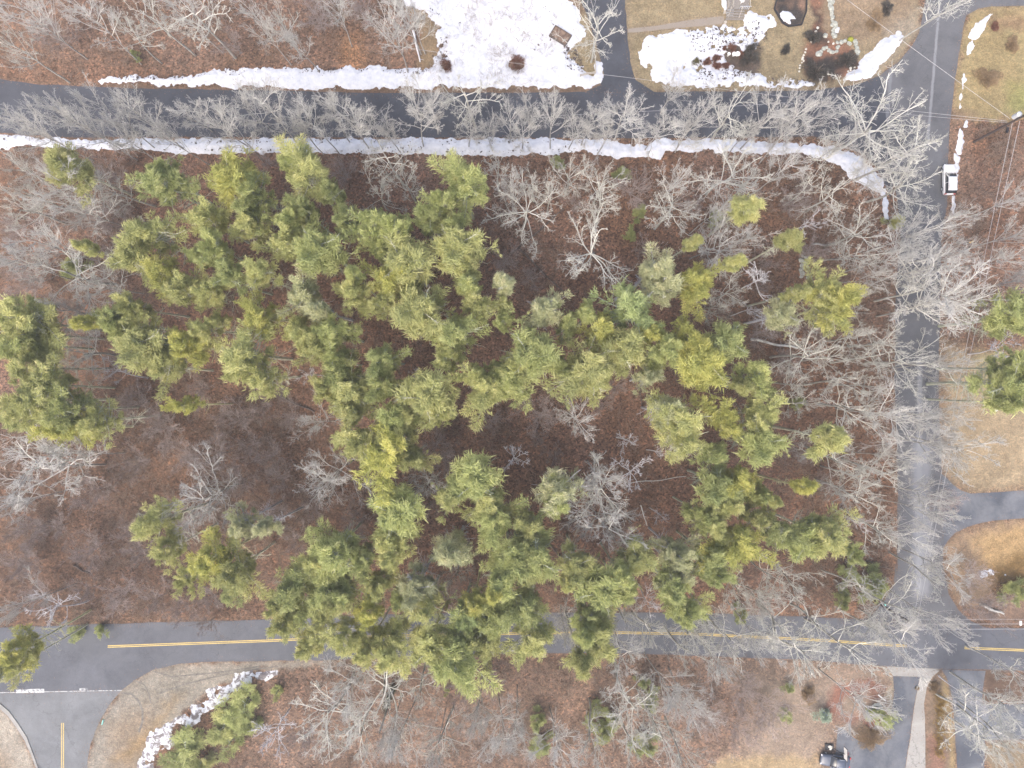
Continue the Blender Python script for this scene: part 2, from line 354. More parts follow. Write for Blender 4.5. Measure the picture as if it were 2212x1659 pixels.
blend((.12, .077, .056), np.clip(fbm(X, Y, 6, 5, 4) * 1.8 - .1, 0, .7))
blend((.205, .122, .092), np.clip(sdf(pts("340 330 1050 350 1560 700 1700 900 1750 1230 1420 1300 560 1330 560 900 180 780"), X, Y) / 8 + .3, 0, .45))  # reddish centre litter, its colour lightened to offset light blocked by the crowns
blend((.12, .078, .058), np.clip(sdf(pts("-60 860 560 830 760 1000 780 1330 0 1360 -60 1360"), X, Y) / 7 + .4, 0, .75))
blend((.20, .15, .125), np.clip(sdf(pts("560 1420 1910 1420 1900 1700 500 1700"), X, Y) / 4 + .3, 0, .6))
blend((.21, .145, .112), np.clip(sdf(pts("0 -60 860 -60 900 150 600 150 0 170"), X, Y) / 4 + .3, 0, .5))
blend((.20, .12, .085), np.clip(sdf(pts("-30 130 330 150 330 190 0 180"), X, Y) / 2 + .3, 0, .5))
TAN = (.275, .225, .14); OLIVE = (.24, .225, .115); SAND = (.31, .275, .23); BRN = (.22, .155, .105)
grass = np.zeros(X.shape)
def gz(*a, **k):
    global grass
    m = zone(*a, **k)
    if m is not None: grass = np.maximum(grass, m)
gz("1225 -60 1990 -60 1990 60 1960 120 1900 165 1840 188 1760 198 1400 201 1110 203 870 203 870 185 1225 185", TAN, .8)
zone("1740 -60 1985 -60 1975 60 1900 90 1850 100 1760 70", (.27, .20, .14), 3, .8)
zone("1225 -60 1262 -60 1262 30 1225 40", BRN, .6)
zone("1900 60 1990 20 1985 70 1940 130 1880 165 1840 160 1930 110", SAND, 2, .6)
gz("868 20 925 20 950 60 955 110 935 150 905 150 905 60", (.26, .19, .115), 1.2)
gz("140 198 1110 201 1300 201 1300 187 600 188 300 185 200 186", (.20, .13, .09), .6)
gz("2098 24 2130 10 2600 10 2600 262 2120 262 2070 262 2058 250 2064 180 2078 90", (.295, .235, .12), 1.2)
zone("2140 60 2600 60 2600 230 2160 230", OLIVE, 4, .8, nz=(5, 4, .55)); zone("2180 180 2240 180 2240 240 2180 240", (.20, .24, .06), 3, .5)
zone("2140 35 2600 30 2600 55 2150 60", (.22, .14, .09), 2, .8)
zone("2055 240 2100 240 2090 700 2075 800 2032 800 2036 500", (.25, .17, .13), 2, .7)
gz("2036 740 2120 760 2600 740 2600 1062 2212 1062 2100 1068 2062 1052 2036 1020", (.315, .25, .165), 3)
zone("2120 780 2600 760 2600 880 2150 870", (.20, .24, .10), 5, .7)
gz("2040 1190 2070 1150 2130 1126 2212 1118 2600 1115 2600 1250 2150 1250 2120 1320 2060 1310", (.30, .215, .145), 1.5)
gz("2100 1160 2212 1130 2600 1130 2600 1220 2140 1230 2115 1200", (.40, .275, .135), 2.5)
zone("2130 1225 2212 1190 2600 1190 2600 1290 2150 1280", (.17, .105, .035), 3, .9)
gz("2125 1290 2600 1290 2600 1348 2150 1348 2110 1335", (.21, .145, .11), 2)
SM = (.275, .255, .225)
gz("184 1700 186 1640 212 1560 240 1520 262 1490 293 1466 333 1444 387 1432 590 1427 715 1424 720 1436 640 1444 560 1446 500 1470 440 1502 400 1540 350 1590 320 1640 300 1700", SM, .8)
zone("240 1560 330 1510 330 1600 290 1700 230 1700 232 1640", (.25, .19, .135), 3, .7); zone("395 1500 330 1590 290 1640 250 1640 330 1560 370 1500", (.27, .18, .08), 2, .7)
zone("330 1455 420 1470 440 1490 330 1530 290 1510", (.25, .235, .205), 4, .6)
gz("-60 1526 0 1528 20 1548 40 1578 66 1630 84 1700 -60 1700", (.33, .30, .26), 1, warp=.3)
zone("-60 1590 20 1640 30 1700 -60 1700", (.27, .2, .14), 2, .6)
gz("1590 1450 1910 1442 1925 1470 1925 1545 1905 1600 1800 1572 1805 1615 1790 1620 1770 1700 1560 1700 1600 1620 1640 1540", (.27, .215, .175), 6)
gz("1560 1632 1770 1638 1790 1700 1500 1700", (.34, .26, .16), 1.5)
zone("1800 1480 1880 1470 1918 1486 1924 1520 1912 1555 1880 1575 1860 1560 1800 1565 1790 1540 1790 1500", (.22, .085, .06), .8, .75, nz=(3, 8, .75))
gz("1915 1448 1932 1460 1934 1500 1930 1540 1912 1570 1905 1600 1895 1600 1908 1560 1920 1520 1922 1480", (.33, .30, .25), .6)
gz("2002 1462 2022 1450 2036 1452 2050 1486 2060 1560 2065 1700 2000 1700 1999 1550 1996 1500", (.21, .155, .115), .8, warp=.4)
gz("2036 1458 2050 1490 2060 1560 2065 1700 2054 1700 2048 1560 2038 1500", (.31, .235, .12), .6, warp=.4)
zone("2003 1590 2038 1590 2040 1700 2002 1700", (.24, .13, .10), 1, .8)
gz("2127 1452 2600 1452 2600 1519 2124 1519", (.13, .088, .066), .8)
gz("2130 1602 2600 1600 2600 1700 2132 1700", (.24, .19, .13), 1.5)
zone("732 78 780 80 792 160 740 170", (.30, .17, .09), 2.2, .7)
for s in ("1745 -60 1770 -60 1775 60 1800 90 1850 110 1862 150 1850 170 1790 176 1755 176 1738 160 1735 130 1745 90 1752 60 1762 40", ): gz(s, (.24, .125, .085), .8)
for s in ("1752 62 1775 60 1790 90 1760 96", "1740 140 1790 120 1850 125 1855 160 1800 175 1750 168", "1756 10 1770 10 1772 60 1760 60", "1738 118 1800 128 1800 176 1745 170"):
    zone(s, (.045, .043, .043), 1, .9, nz=(2, 6, .7))
hexp = "1672 20 1682 -14 1720 -26 1742 -6 1741 26 1731 54 1703 58 1690 50"
gz(hexp, (.055, .05, .05), .3, warp=.2); zone(hexp, (.25, .16, .12), .5, .9, nz=(2.2, 3, .2))
zone("1565 108 1615 88 1642 110 1645 140 1630 162 1600 160 1566 148", (.10, .08, .075), 1, .9)
fleck = 1 - np.clip(grass, 0, 1) * .7
# bare rubbed strip beside every paved edge; kept flat beneath paving
pd = np.full(X.shape, -99.0)
for p in PAVED + [side_strip]: pd = np.maximum(pd, sdf(p, X, Y))
blend((.20, .15, .115), np.clip((pd + 1.0) / 1.2, 0, 1) * .45)
far = (np.abs(X) > 100) | (np.abs(Y) > 80)
up = np.clip((-pd - .8) / 3, 0, 1) * (1 - np.clip(grass * 1.3, 0, 1))
Z = (fbm(X, Y, 7, 7, 3) * .35 + fbm(X, Y, .9, 8, 2) * .07 + .12) * up; Z = np.where(far, 0, Z)
ny_, nx_ = X.shape; idx = np.arange(nx_ * ny_).reshape(ny_, nx_)
F = np.stack([idx[:-1, :-1], idx[:-1, 1:], idx[1:, 1:], idx[1:, :-1]], -1).reshape(-1, 4)
cc = np.concatenate([np.clip((col * .88 + col.mean(-1, keepdims=True ) * .12) * np.array([.90, .89, .84]), .01, 1), fleck[..., None]], -1).reshape(-1, 4)
tag(mobj("ground", npmesh("ground", np.stack([X, Y, Z], -1).reshape(-1, 3), F, MAT['ground'], True, cc)), kind='structure')
GX, GY, GZ, GP = xs, ys, Z, pd
def gz_at(x, y):
    i = int(np.clip(np.searchsorted(GX, x), 1, len(GX) - 1)); j = int(np.clip(np.searchsorted(GY, y), 1, len(GY) - 1)); return float(GZ[j, i])
# ---- snow patches: lumpy sheets that melt out to a ragged edge
def snow(name, outline, holes=(), hmax=.22, rag=.5, mat='snow', slope=.3, step=.16, speck=0):
    p = pts(outline); x = np.arange(min(a for a, b in p) - 1, max(a for a, b in p) + 1, step); y = np.arange(min(b for a, b in p) - 1, max(b for a, b in p) + 1, step)
    x = x[(x > -90) & (x < 90)]; y = y[(y > -70) & (y < 70)]; A, B = np.meshgrid(x, y)
    wob_ = fbm(A, B, 1.6, 3, 4) * rag * 1.6 + fbm(A, B, .45, 6, 2) * rag * .9
    f = sdf(p, A, B) + wob_
    for h in holes:
        h2 = pts(h) if isinstance(h, str) else h
        f = np.minimum(f, -sdf(h2, A, B) + wob_ * .6)
    if speck: f = np.minimum(f, (.22 - fbm(A, B, 1.1, 12, 3)) * 2.2 + np.clip(f, 0, 2.2) * speck)
    z = np.clip(f * slope, -.12, hmax) + np.where(f > 0, (fbm(A, B, 1.4, 4, 3) * .07 + .04) * np.clip(f, 0, 1), 0)
    gi = np.clip(np.searchsorted(GX, A), 1, len(GX) - 1); gj = np.clip(np.searchsorted(GY, B), 1, len(GY) - 1); z = z + GZ[gj, gi] + .01
    r, c = A.shape; keep = f > -.25; id_ = np.arange(r * c).reshape(r, c)
    q = keep[:-1, :-1] & keep[:-1, 1:] & keep[1:, 1:] & keep[1:, :-1]
    Fq = np.stack([id_[:-1, :-1][q], id_[:-1, 1:][q], id_[1:, 1:][q], id_[1:, :-1][q]], -1)
    used = np.unique(Fq); rm = np.full(r * c, -1); rm[used] = np.arange(len(used))
    V = np.stack([A, B, z], -1).reshape(-1, 3)[used]
    return tag(mobj(name, npmesh(name, V, rm[Fq], MAT[mat], True)), kind='structure')
def circ(cx, cy, r, n=9, seed=1, ry=None):
    rr = random.Random(seed); ry = ry or r
    return [P(cx + math.cos(i * 6.283 / n) * r * (.75 + rr.random() * .5), cy + math.sin(i * 6.283 / n) * ry * (.75 + rr.random() * .5)) for i in range(n)]
snow("snow", "213 178 240 168 293 165 400 167 419 160 480 159 533 149 590 146 640 148 713 152 806 144 913 152 934 144 945 112 945 88 936 51 922 20 897 13 878 14 868 -10 868 -60 1229 -60 1229 0 1246 16 1250 48 1265 64 1250 93 1223 115 1239 135 1258 149 1266 163 1285 168 1288 136 1298 139 1303 163 1293 179 1266 189 1106 189 966 188 793 191 686 189 553 188 400 184 293 177 256 183",
     [circ(965, 144, 9, seed=4), circ(1117, 139, 13, seed=5), circ(950, 60, 2, 6), circ(953, 100, 4, 7, 3), circ(958, 122, 4, 7, 9)])
snow("snow", "1403 77 1479 67 1559 60 1590 62 1605 51 1607 32 1631 25 1650 34 1672 35 1678 57 1660 62 1648 88 1634 107 1622 112 1612 104 1600 112 1598 100 1588 98 1585 112 1574 110 1566 125 1572 142 1590 147 1612 158 1634 160 1653 164 1696 174 1702 172 1742 175 1763 181 1715 189 1622 187 1613 189 1453 187 1413 176 1407 152 1381 136 1381 112 1389 96",
     [circ(1545, 128, 6, seed=2), circ(1530, 136, 9, seed=8, ry=6), circ(1547, 146, 8, seed=3, ry=5), circ(1570, 146, 7, seed=6, ry=5), circ(1628, 80, 3, 7, 8, 8), circ(1613, 66, 5, 7, 9, 3), circ(1640, 60, 3)], speck=.35)
snow("snow", "1585 -20 1557 -20 1558 10 1572 34 1584 35 1584 0", rag=.2)
snow("snow_bank", "1819 176 1830 160 1854 149 1857 131 1883 112 1902 85 1939 69 1955 80 1950 93 1931 112 1907 136 1889 157 1873 168 1857 173 1840 171", hmax=.8, rag=.35, slope=.5)
for s in ("1690 24 1682 30 1690 44 1703 54 1712 56 1706 42 1716 40 1704 26", "2139 30 2110 52 2093 80 2102 86 2128 66", "2100 88 2090 100 2089 119 2097 115 2104 98", "2082 153 2090 172 2086 180 2080 205 2074 235 2072 212 2076 190 2077 172",
          "2073 268 2079 285 2079 310 2074 335 2068 333 2068 300", "2062 333 2072 340 2068 372 2063 368", "2057 424 2062 426 2062 462 2057 462", "2087 255 2092 262 2090 275 2080 276 2084 262", "1806 60 1812 60 1812 72 1806 70"):
    snow("snow", s, rag=.28, hmax=.2, slope=.6)
snow("snow_strip", "-400 285 -60 286 0 290 53 297 160 303 293 301 590 300.5 1106 300 1290 300 1306 306 1338 311 1354 313 1365 318 1399 312 1418 303 1533 303 1622 306 1702 309 1809 320 1841 329 1858 342 1875 357 1902 389 1913 411 1919 442 1918 474 1911 474 1905 426 1889 411 1862 396 1835 384 1814 357 1782 344 1750 333 1700 333 1613 333 1519 325 1439 328 1426 343 1386 341 1335 346 1306 341 1261 328 1213 333 1106 335 953 336 820 331 713 333 553 331 400 333 293 324 160 321 100 318 53 315 16 324 0 324 -60 330 -400 330", rag=.36, hmax=.28)
for k_, ln in enumerate(([(262, 1497), (285, 1500), (300, 1515), (308, 1535), (308, 1560), (300, 1582)], [(292, 1470), (312, 1480), (322, 1500), (326, 1520)], [(330, 1450), (370, 1462), (420, 1458), (480, 1452), (560, 1440)], [(340, 1500), (400, 1478), (450, 1466), (520, 1450), (600, 1440)])):
    ribbon("tyre_track", ln, (.34, .22, .2, .2)[k_], .022, noisy("damp_track", (.10, .095, .085), (.22, .205, .18), 2.5, .9), k_)
snow("dirty_snow", "597 1450 560 1450 510 1457 500 1475 445 1492 450 1508 430 1524 400 1533 385 1545 345 1575 322 1588 318 1604 300 1640 285 1700 320 1700 330 1640 345 1618 370 1612 395 1590 412 1572 440 1545 460 1532 490 1510 520 1490 545 1465 580 1465 597 1457", mat='snow_dirty', rag=.38, hmax=.14, slope=.2, speck=.15)
for s in ("2118 1238 2132 1234 2134 1246 2120 1250", "2136 1233 2146 1232 2147 1243 2138 1244", "2165 1234 2173 1236 2176 1244 2170 1246"): snow("dirty_snow", s, mat='snow_dirty', rag=.3)
# ---------------------------------------------------------------- trees: vectorised branch growth
def grow(rs, start, dirs, L, r0, r1, n, wig, up, side=0):
    B = len(start); pts_ = np.zeros((B, n, 3)); pts_[:, 0] = start; d = dirs.copy()
    for i in range(1, n):
        d = d + rs.normal(0, wig, (B, 3)); d[:, 2] += up
        d /= np.linalg.norm(d, axis=1)[:, None]; pts_[:, i] = pts_[:, i - 1] + d * (L / (n - 1))[:, None]
    t = np.linspace(0, 1, n)[None]; rad = r0[:, None] * (1 - t) + r1[:, None] * t
    return pts_, rad
def spawn(rs, pts_, rad, k, lo, hi, ang, angv, ratio, lens, rr=.62):
    B, n, _ = pts_.shape; u = rs.uniform(lo, hi, (B, k)); u.sort(axis=1); f = u * (n - 1); i = np.minimum(f.astype(int), n - 2); w = f - i; b = np.arange(B)[:, None]
    p = pts_[b, i] * (1 - w)[..., None] + pts_[b, i + 1] * w[..., None]
    t = pts_[b, i + 1] - pts_[b, i]; t /= np.linalg.norm(t, axis=2)[..., None] + 1e-9
    q = rs.normal(0, 1, p.shape); q -= (q * t).sum(2)[..., None] * t; q /= np.linalg.norm(q, axis=2)[..., None] + 1e-9
    a = np.radians(rs.normal(ang, angv, (B, k)))[..., None]; d = t * np.cos(a) + q * np.sin(a)
    L = lens[:, None] * ratio * (1.25 - .75 * u) * rs.uniform(.6, 1.25, (B, k)); rb = (rad[b, i] * (1 - w) + rad[b, i + 1] * w) * rr
    return p.reshape(-1, 3), d.reshape(-1, 3), L.ravel(), rb.ravel()
def tubes(sets):
    Vs, Fs, off = [], [], 0
    for P_, R_, k in sets:
        B, n, _ = P_.shape
        t = np.gradient(P_, axis=1); t /= np.linalg.norm(t, axis=2)[..., None] + 1e-9
        ref = np.where(np.abs(t[..., 2:3]) > .9, np.array([1., 0, 0]), np.array([0, 0, 1.])); u = np.cross(t, ref); u /= np.linalg.norm(u, axis=2)[..., None] + 1e-9; v = np.cross(t, u)
        a = np.arange(k) * 2 * math.pi / k
        ring = P_[:, :, None] + (u[:, :, None] * np.cos(a)[None, None, :, None] + v[:, :, None] * np.sin(a)[None, None, :, None]) * R_[:, :, None, None]
        Vs.append(ring.reshape(-1, 3)); id_ = np.arange(B * n * k).reshape(B, n, k) + off; off += B * n * k
        A = id_[:, :-1]; C = id_[:, 1:]
        Fs.append(np.stack([A, np.roll(A, -1, 2), np.roll(C, -1, 2), C], -1).reshape(-1, 4))
    return np.concatenate(Vs), np.concatenate(Fs)
def bare_proto(seed, H, kind):
    rs = np.random.RandomState(seed)
    Z3 = np.array([0, 0, 1.0])
    if kind == 'O':   cfg = dict(th=.5, n1=10, a1=66, w=.20, up=.03, l1=.50, k=(6, 6, 4, 3), a=(40, 46, 48, 46), lr=(.46, .50, .52, .5), wig=(.17, .26, .3, .3), r=.21)
    elif kind == 'F': cfg = dict(th=.74, n1=13, a1=38, w=.05, up=.04, l1=.52, k=(8, 6, 4, 3), a=(30, 33, 36, 36), lr=(.48, .48, .52, .5), wig=(.11, .14, .17, .2), r=.14)
    elif kind == 'R': cfg = dict(th=.15, n1=16, a1=38, w=.08, up=.06, l1=.75, k=(8, 6, 4), a=(30, 34, 36), lr=(.50, .5, .5), wig=(.12, .16, .2), r=.07)
    else:             cfg = dict(th=.55, n1=9, a1=50, w=.15, up=.03, l1=.40, k=(5, 4, 3), a=(38, 42, 42), lr=(.5, .5, .5), wig=(.14, .2, .24), r=.13)
    lean = np.array([rs.normal(0, .06), rs.normal(0, .06), 1.0])
    tp, tr = grow(rs, np.zeros((1, 3)), lean[None], np.array([H * (.62 if kind == 'O' else .92 if kind == 'F' else .5 if kind == 'R' else .85)]), np.array([cfg['r']]), np.array([cfg['r'] * (.5 if kind == 'O' else .2)]), 10, .035 if kind != 'O' else .07, .05)
    trunk = tubes([(tp, tr, 8)]); sets = []
    p, d, L, r = spawn(rs, tp, tr, cfg['n1'], cfg['th'] if kind != 'F' else .36, 1.0, cfg['a1'], 12, 1.0, np.array([H * cfg['l1']]), .55)
    # even spread of the main limbs round the stem
    az = np.arange(len(d)) * 2.4 + rs.uniform(0, .8, len(d)); s = np.hypot(d[:, 0], d[:, 1]) + .05; d[:, 0] = np.cos(az) * s; d[:, 1] = np.sin(az) * s
    r = np.clip(r, .045, .075) if kind == 'W' else np.clip(r, .078, .13) if kind != 'R' else np.clip(r, .03, .05); nn = (9, 7, 5, 4, 3)
    q, rad = grow(rs, p, d, L, r, r * .45, nn[0], cfg['wig'][0] * .8, cfg['up']); sets.append((q, rad, 5))
    lim = L
    for lv, k in enumerate(cfg['k']):
        p, d, L, r = spawn(rs, q, rad, k, .22, 1.0, cfg['a'][lv], 12, cfg['lr'][lv], lim, .66)
        lowr = (.040, .019, .0098, .0062)[lv] if kind in 'OFW' else (.018, .011, .008)[lv]
        r = np.maximum(r, lowr); n = nn[min(lv + 1, 4)]
        q, rad = grow(rs, p, d, L, r, np.maximum(r * .5, lowr * .7), n, cfg['wig'][min(lv, len(cfg['wig']) - 1)], cfg['up'] * .8); sets.append((q, rad, 3)); lim = L
    V, F = tubes(sets); R = np.percentile(np.hypot(V[:, 0], V[:, 1]), 97); top = V[:, 2].max()
    bk = {'O': 'bark', 'F': 'bark', 'R': 'bark_red', 'W': 'bark_white'}[kind]
    return dict(trunk=npmesh(f"tree_trunk", trunk[0], trunk[1], MAT['bark_white' if kind == 'W' else 'bark_trunk'], True), crown=npmesh("tree_branches", V, F, MAT[bk]), R=float(R), H=float(top))
def needles(rs, C, D, tone, size, k=8):
    """k needle bundles fanned about direction D at every centre C, three-sided slivers with depth from their spread"""
    n = len(C); d = D[:, None] + rs.normal(0, .40, (n, k, 3)); d[..., 2] += .10; d /= np.linalg.norm(d, axis=2)[..., None]
    size = size * rs.uniform(.55, 1.3, (n, 1, 1)); L = size * rs.uniform(.7, 1.35, (n, k))[..., None]; c = C[:, None] + rs.normal(0, 1, (n, k, 3)) * size * .35
    s = rs.normal(0, 1, (n, k, 3)); s -= (s * d).sum(2)[..., None] * d; s /= np.linalg.norm(s, axis=2)[..., None]; w = size * .125
    V = np.stack([c - d * L * .15 + s * w, c - d * L * .15 - s * w, c + d * L], 2).reshape(-1, 3)
    F = np.arange(len(V)).reshape(-1, 3); t = np.repeat(np.clip(tone[:, None] + rs.normal(0, .09, (n, k)), 0, 1).ravel(), 3)
    return V, F, np.stack([t, t, t], -1)
def pine_proto(seed, H, R, z0, dead=.25, dens=1.0, flat=.6, size=.37, deadn=44):
    rs = np.random.RandomState(seed)
    tp, tr = grow(rs, np.zeros((1, 3)), np.array([[rs.normal(0, .02), rs.normal(0, .02), 1.]]), np.array([H]), np.array([.07 + H * .007]), np.array([.025]), 9, .012, .05)
    trunk = tubes([(tp, tr, 7)]); zz = []; z = z0 * H
    while z < H * .985: zz.append(z); z += .48 + rs.uniform(0, .2)
    st, dr, Ls = [], [], []; ph = rs.uniform(0, 6.28, 3)
    for z in zz:
        t = (z / H - z0) / (1 - z0); k = rs.randint(3, 5)
        for j in range(k):
            az = rs.uniform(0, 6.28); lob = 1 + .28 * math.sin(2 * az + ph[0]) + .2 * math.sin(3 * az + ph[1]) + .12 * math.sin(5 * az + ph[2])
            L = R * lob * ((1 - t) ** flat * .92 + .10) * min(1, .55 + t * 2.2) * rs.uniform(.38, 1.35); el = math.radians(rs.normal(4 + 42 * t, 9))
            f = z / H * 8; i = min(int(f), 7); p = tp[0, i] * (1 - (f - i)) + tp[0, i + 1] * (f - i)
            st.append(p); dr.append((math.cos(az) * math.cos(el), math.sin(az) * math.cos(el), math.sin(el))); Ls.append(L)
    st, dr, Ls = map(np.array, (st, dr, Ls)); r = np.clip(Ls * .018, .02, .07)
    q, rad = grow(rs, st, dr, Ls, r, r * .4, 7, .07, .05); sets = [(q, rad, 3)]
    C, D, T = [], [], []
    limb = rs.uniform(-.28, .28, len(Ls)); B = np.arange(len(Ls))
    for s in np.arange(.34, 1.001, .095 / dens ** .5):
        f = s * 6; i = min(int(f), 5); w = f - i; p = q[:, i] * (1 - w) + q[:, i + 1] * w; t = q[:, i + 1] - q[:, i]; t /= np.linalg.norm(t, axis=1)[:, None]
        keep = rs.rand(len(B)) < min(1, dens) * np.clip((s - .22) * 2.6, .35, 1)
        for sg in (-1, 1):
            side = np.cross(t, [0, 0, 1.]) * sg; side /= np.linalg.norm(side, axis=1)[:, None]; d = t * .62 + side * .78 + rs.normal(0, .12, t.shape)
            bl = np.minimum(Ls * .40, 1.15) * (1.05 - s * .55) * rs.uniform(.6, 1.2, len(B))
            for u in np.arange(.25, 1.01, .25):
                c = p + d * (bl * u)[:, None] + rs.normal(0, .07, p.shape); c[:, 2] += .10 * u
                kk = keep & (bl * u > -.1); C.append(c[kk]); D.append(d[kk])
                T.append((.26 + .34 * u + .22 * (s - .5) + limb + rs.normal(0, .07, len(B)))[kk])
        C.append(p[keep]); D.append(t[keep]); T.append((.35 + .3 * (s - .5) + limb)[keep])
    C, D, T = np.concatenate(C), np.concatenate(D), np.concatenate(T); tall = C[:, 2] / H; T = T + .0 * tall
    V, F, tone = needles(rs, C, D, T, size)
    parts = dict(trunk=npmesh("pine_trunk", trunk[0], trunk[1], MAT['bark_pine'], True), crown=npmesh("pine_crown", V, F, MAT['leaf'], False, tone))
    # dead lower whorls
    if deadn:
        n = deadn; zz = rs.uniform(z0 * (1 - dead * 2), z0 + .25, n) * H; az = rs.uniform(0, 6.28, n); f = zz / H * 8; i = np.minimum(f.astype(int), 7); w = (f - i)[:, None]
        p = tp[0, i] * (1 - w) + tp[0, i + 1] * w; el = rs.normal(.12, .18, n); d = np.stack([np.cos(az) * np.cos(el), np.sin(az) * np.cos(el), np.sin(el)], -1)
        L = R * rs.uniform(.25, .75, n); r = np.full(n, .045); dq, drd = grow(rs, p, d, L, r, r * .4, 5, .1, .02); ds = [(dq, drd, 3)]
        p2, d2, L2, r2 = spawn(rs, dq, drd, 5, .25, 1, 45, 10, .4, L, .6); r2 = np.maximum(r2, .02); q2, rd2 = grow(rs, p2, d2, L2, r2, r2 * .6, 3, .15, .0); ds.append((q2, rd2, 3)); sets += ds
    Vb, Fb = tubes(sets); parts['limbs'] = npmesh("pine_limbs", Vb, Fb, MAT['bark_pine'])
    rr = np.percentile(np.hypot(C[:, 0], C[:, 1]), 94); parts['R'] = float(rr); parts['H'] = H; return parts
PINE = {'big': [pine_proto(11 + i, 20, 3.3, (.64, .68, .62, .66, .7, .6)[i], dens=(.9, .75, 1, .8, .9, .7)[i], flat=(.55, .7, .5, .8, .45, .6)[i]) for i in range(6)],
        'thin': [pine_proto(31 + i, 21, 1.7, .74, dens=1.1, flat=.6, size=.36, deadn=60) for i in range(3)],
        'sparse': [pine_proto(41 + i, 18, 2.6, .5, dens=.42, flat=.6, deadn=60) for i in range(2)],
        'low': [pine_proto(51 + i, 5, 1.8, .08, dens=.9, flat=.9, size=.22, deadn=0) for i in range(2)],
        'shrub': [pine_proto(61 + i, 2.2, 1.5, .03, dens=.9, flat=.5, size=.17, deadn=0) for i in range(2)]}
BARE = {k: [bare_proto(s + i, H, k) for i in range(n)] for k, s, H, n in (('O', 100, 17, 6), ('F', 200, 20, 6), ('R', 300, 7, 4), ('W', 400, 12, 4))}
TINT = {'Y': (1.06, 1.04, .86), 'B': (1.12, 1.08, .68), 'G': (.97, 1.0, .80), 'D': (.88, .92, .76), 'P': (1.10, 1.08, 1.2), 'U': (.86, .95, .82)}
TW = {'Y': 'yellow-green', 'B': 'bright yellow', 'G': 'mid-green', 'D': 'dull dark green', 'P': 'pale grey-green', 'U': 'bluish green'}
ITEMS = []     # (root, parts, word, x, y) for the labels
def place(pro, parts, name, part_names, x, y, d, h, zc, tint, word, cat, group, rs, maxs=1.6):
    R = d / 2 * S * (CAMH - zc * h) / CAMH; wx_, wy_ = P(x, y, zc * h); k = min(maxs, max(.45, R / pro['R']))
    root = empty(name, (wx_, wy_, gz_at(wx_, wy_) - .05), rs.uniform(0, 6.28), (k, k, h / pro['H']))
    for key, pn in zip(parts, part_names):
        o = bpy.data.objects.new(pn, pro[key]); link(o, root); v = rs.uniform(.9, 1.1)
        if key == 'crown' or key == 'limbs' or key == 'trunk': o.color = (tint[0] * v, tint[1] * v, tint[2] * v, 1)
        if key == 'trunk': o.scale = (1 / k ** .5, 1 / k ** .5, 1)
    root["category"] = cat; root["group"] = group; ITEMS.append((root, word, x, y)); return root
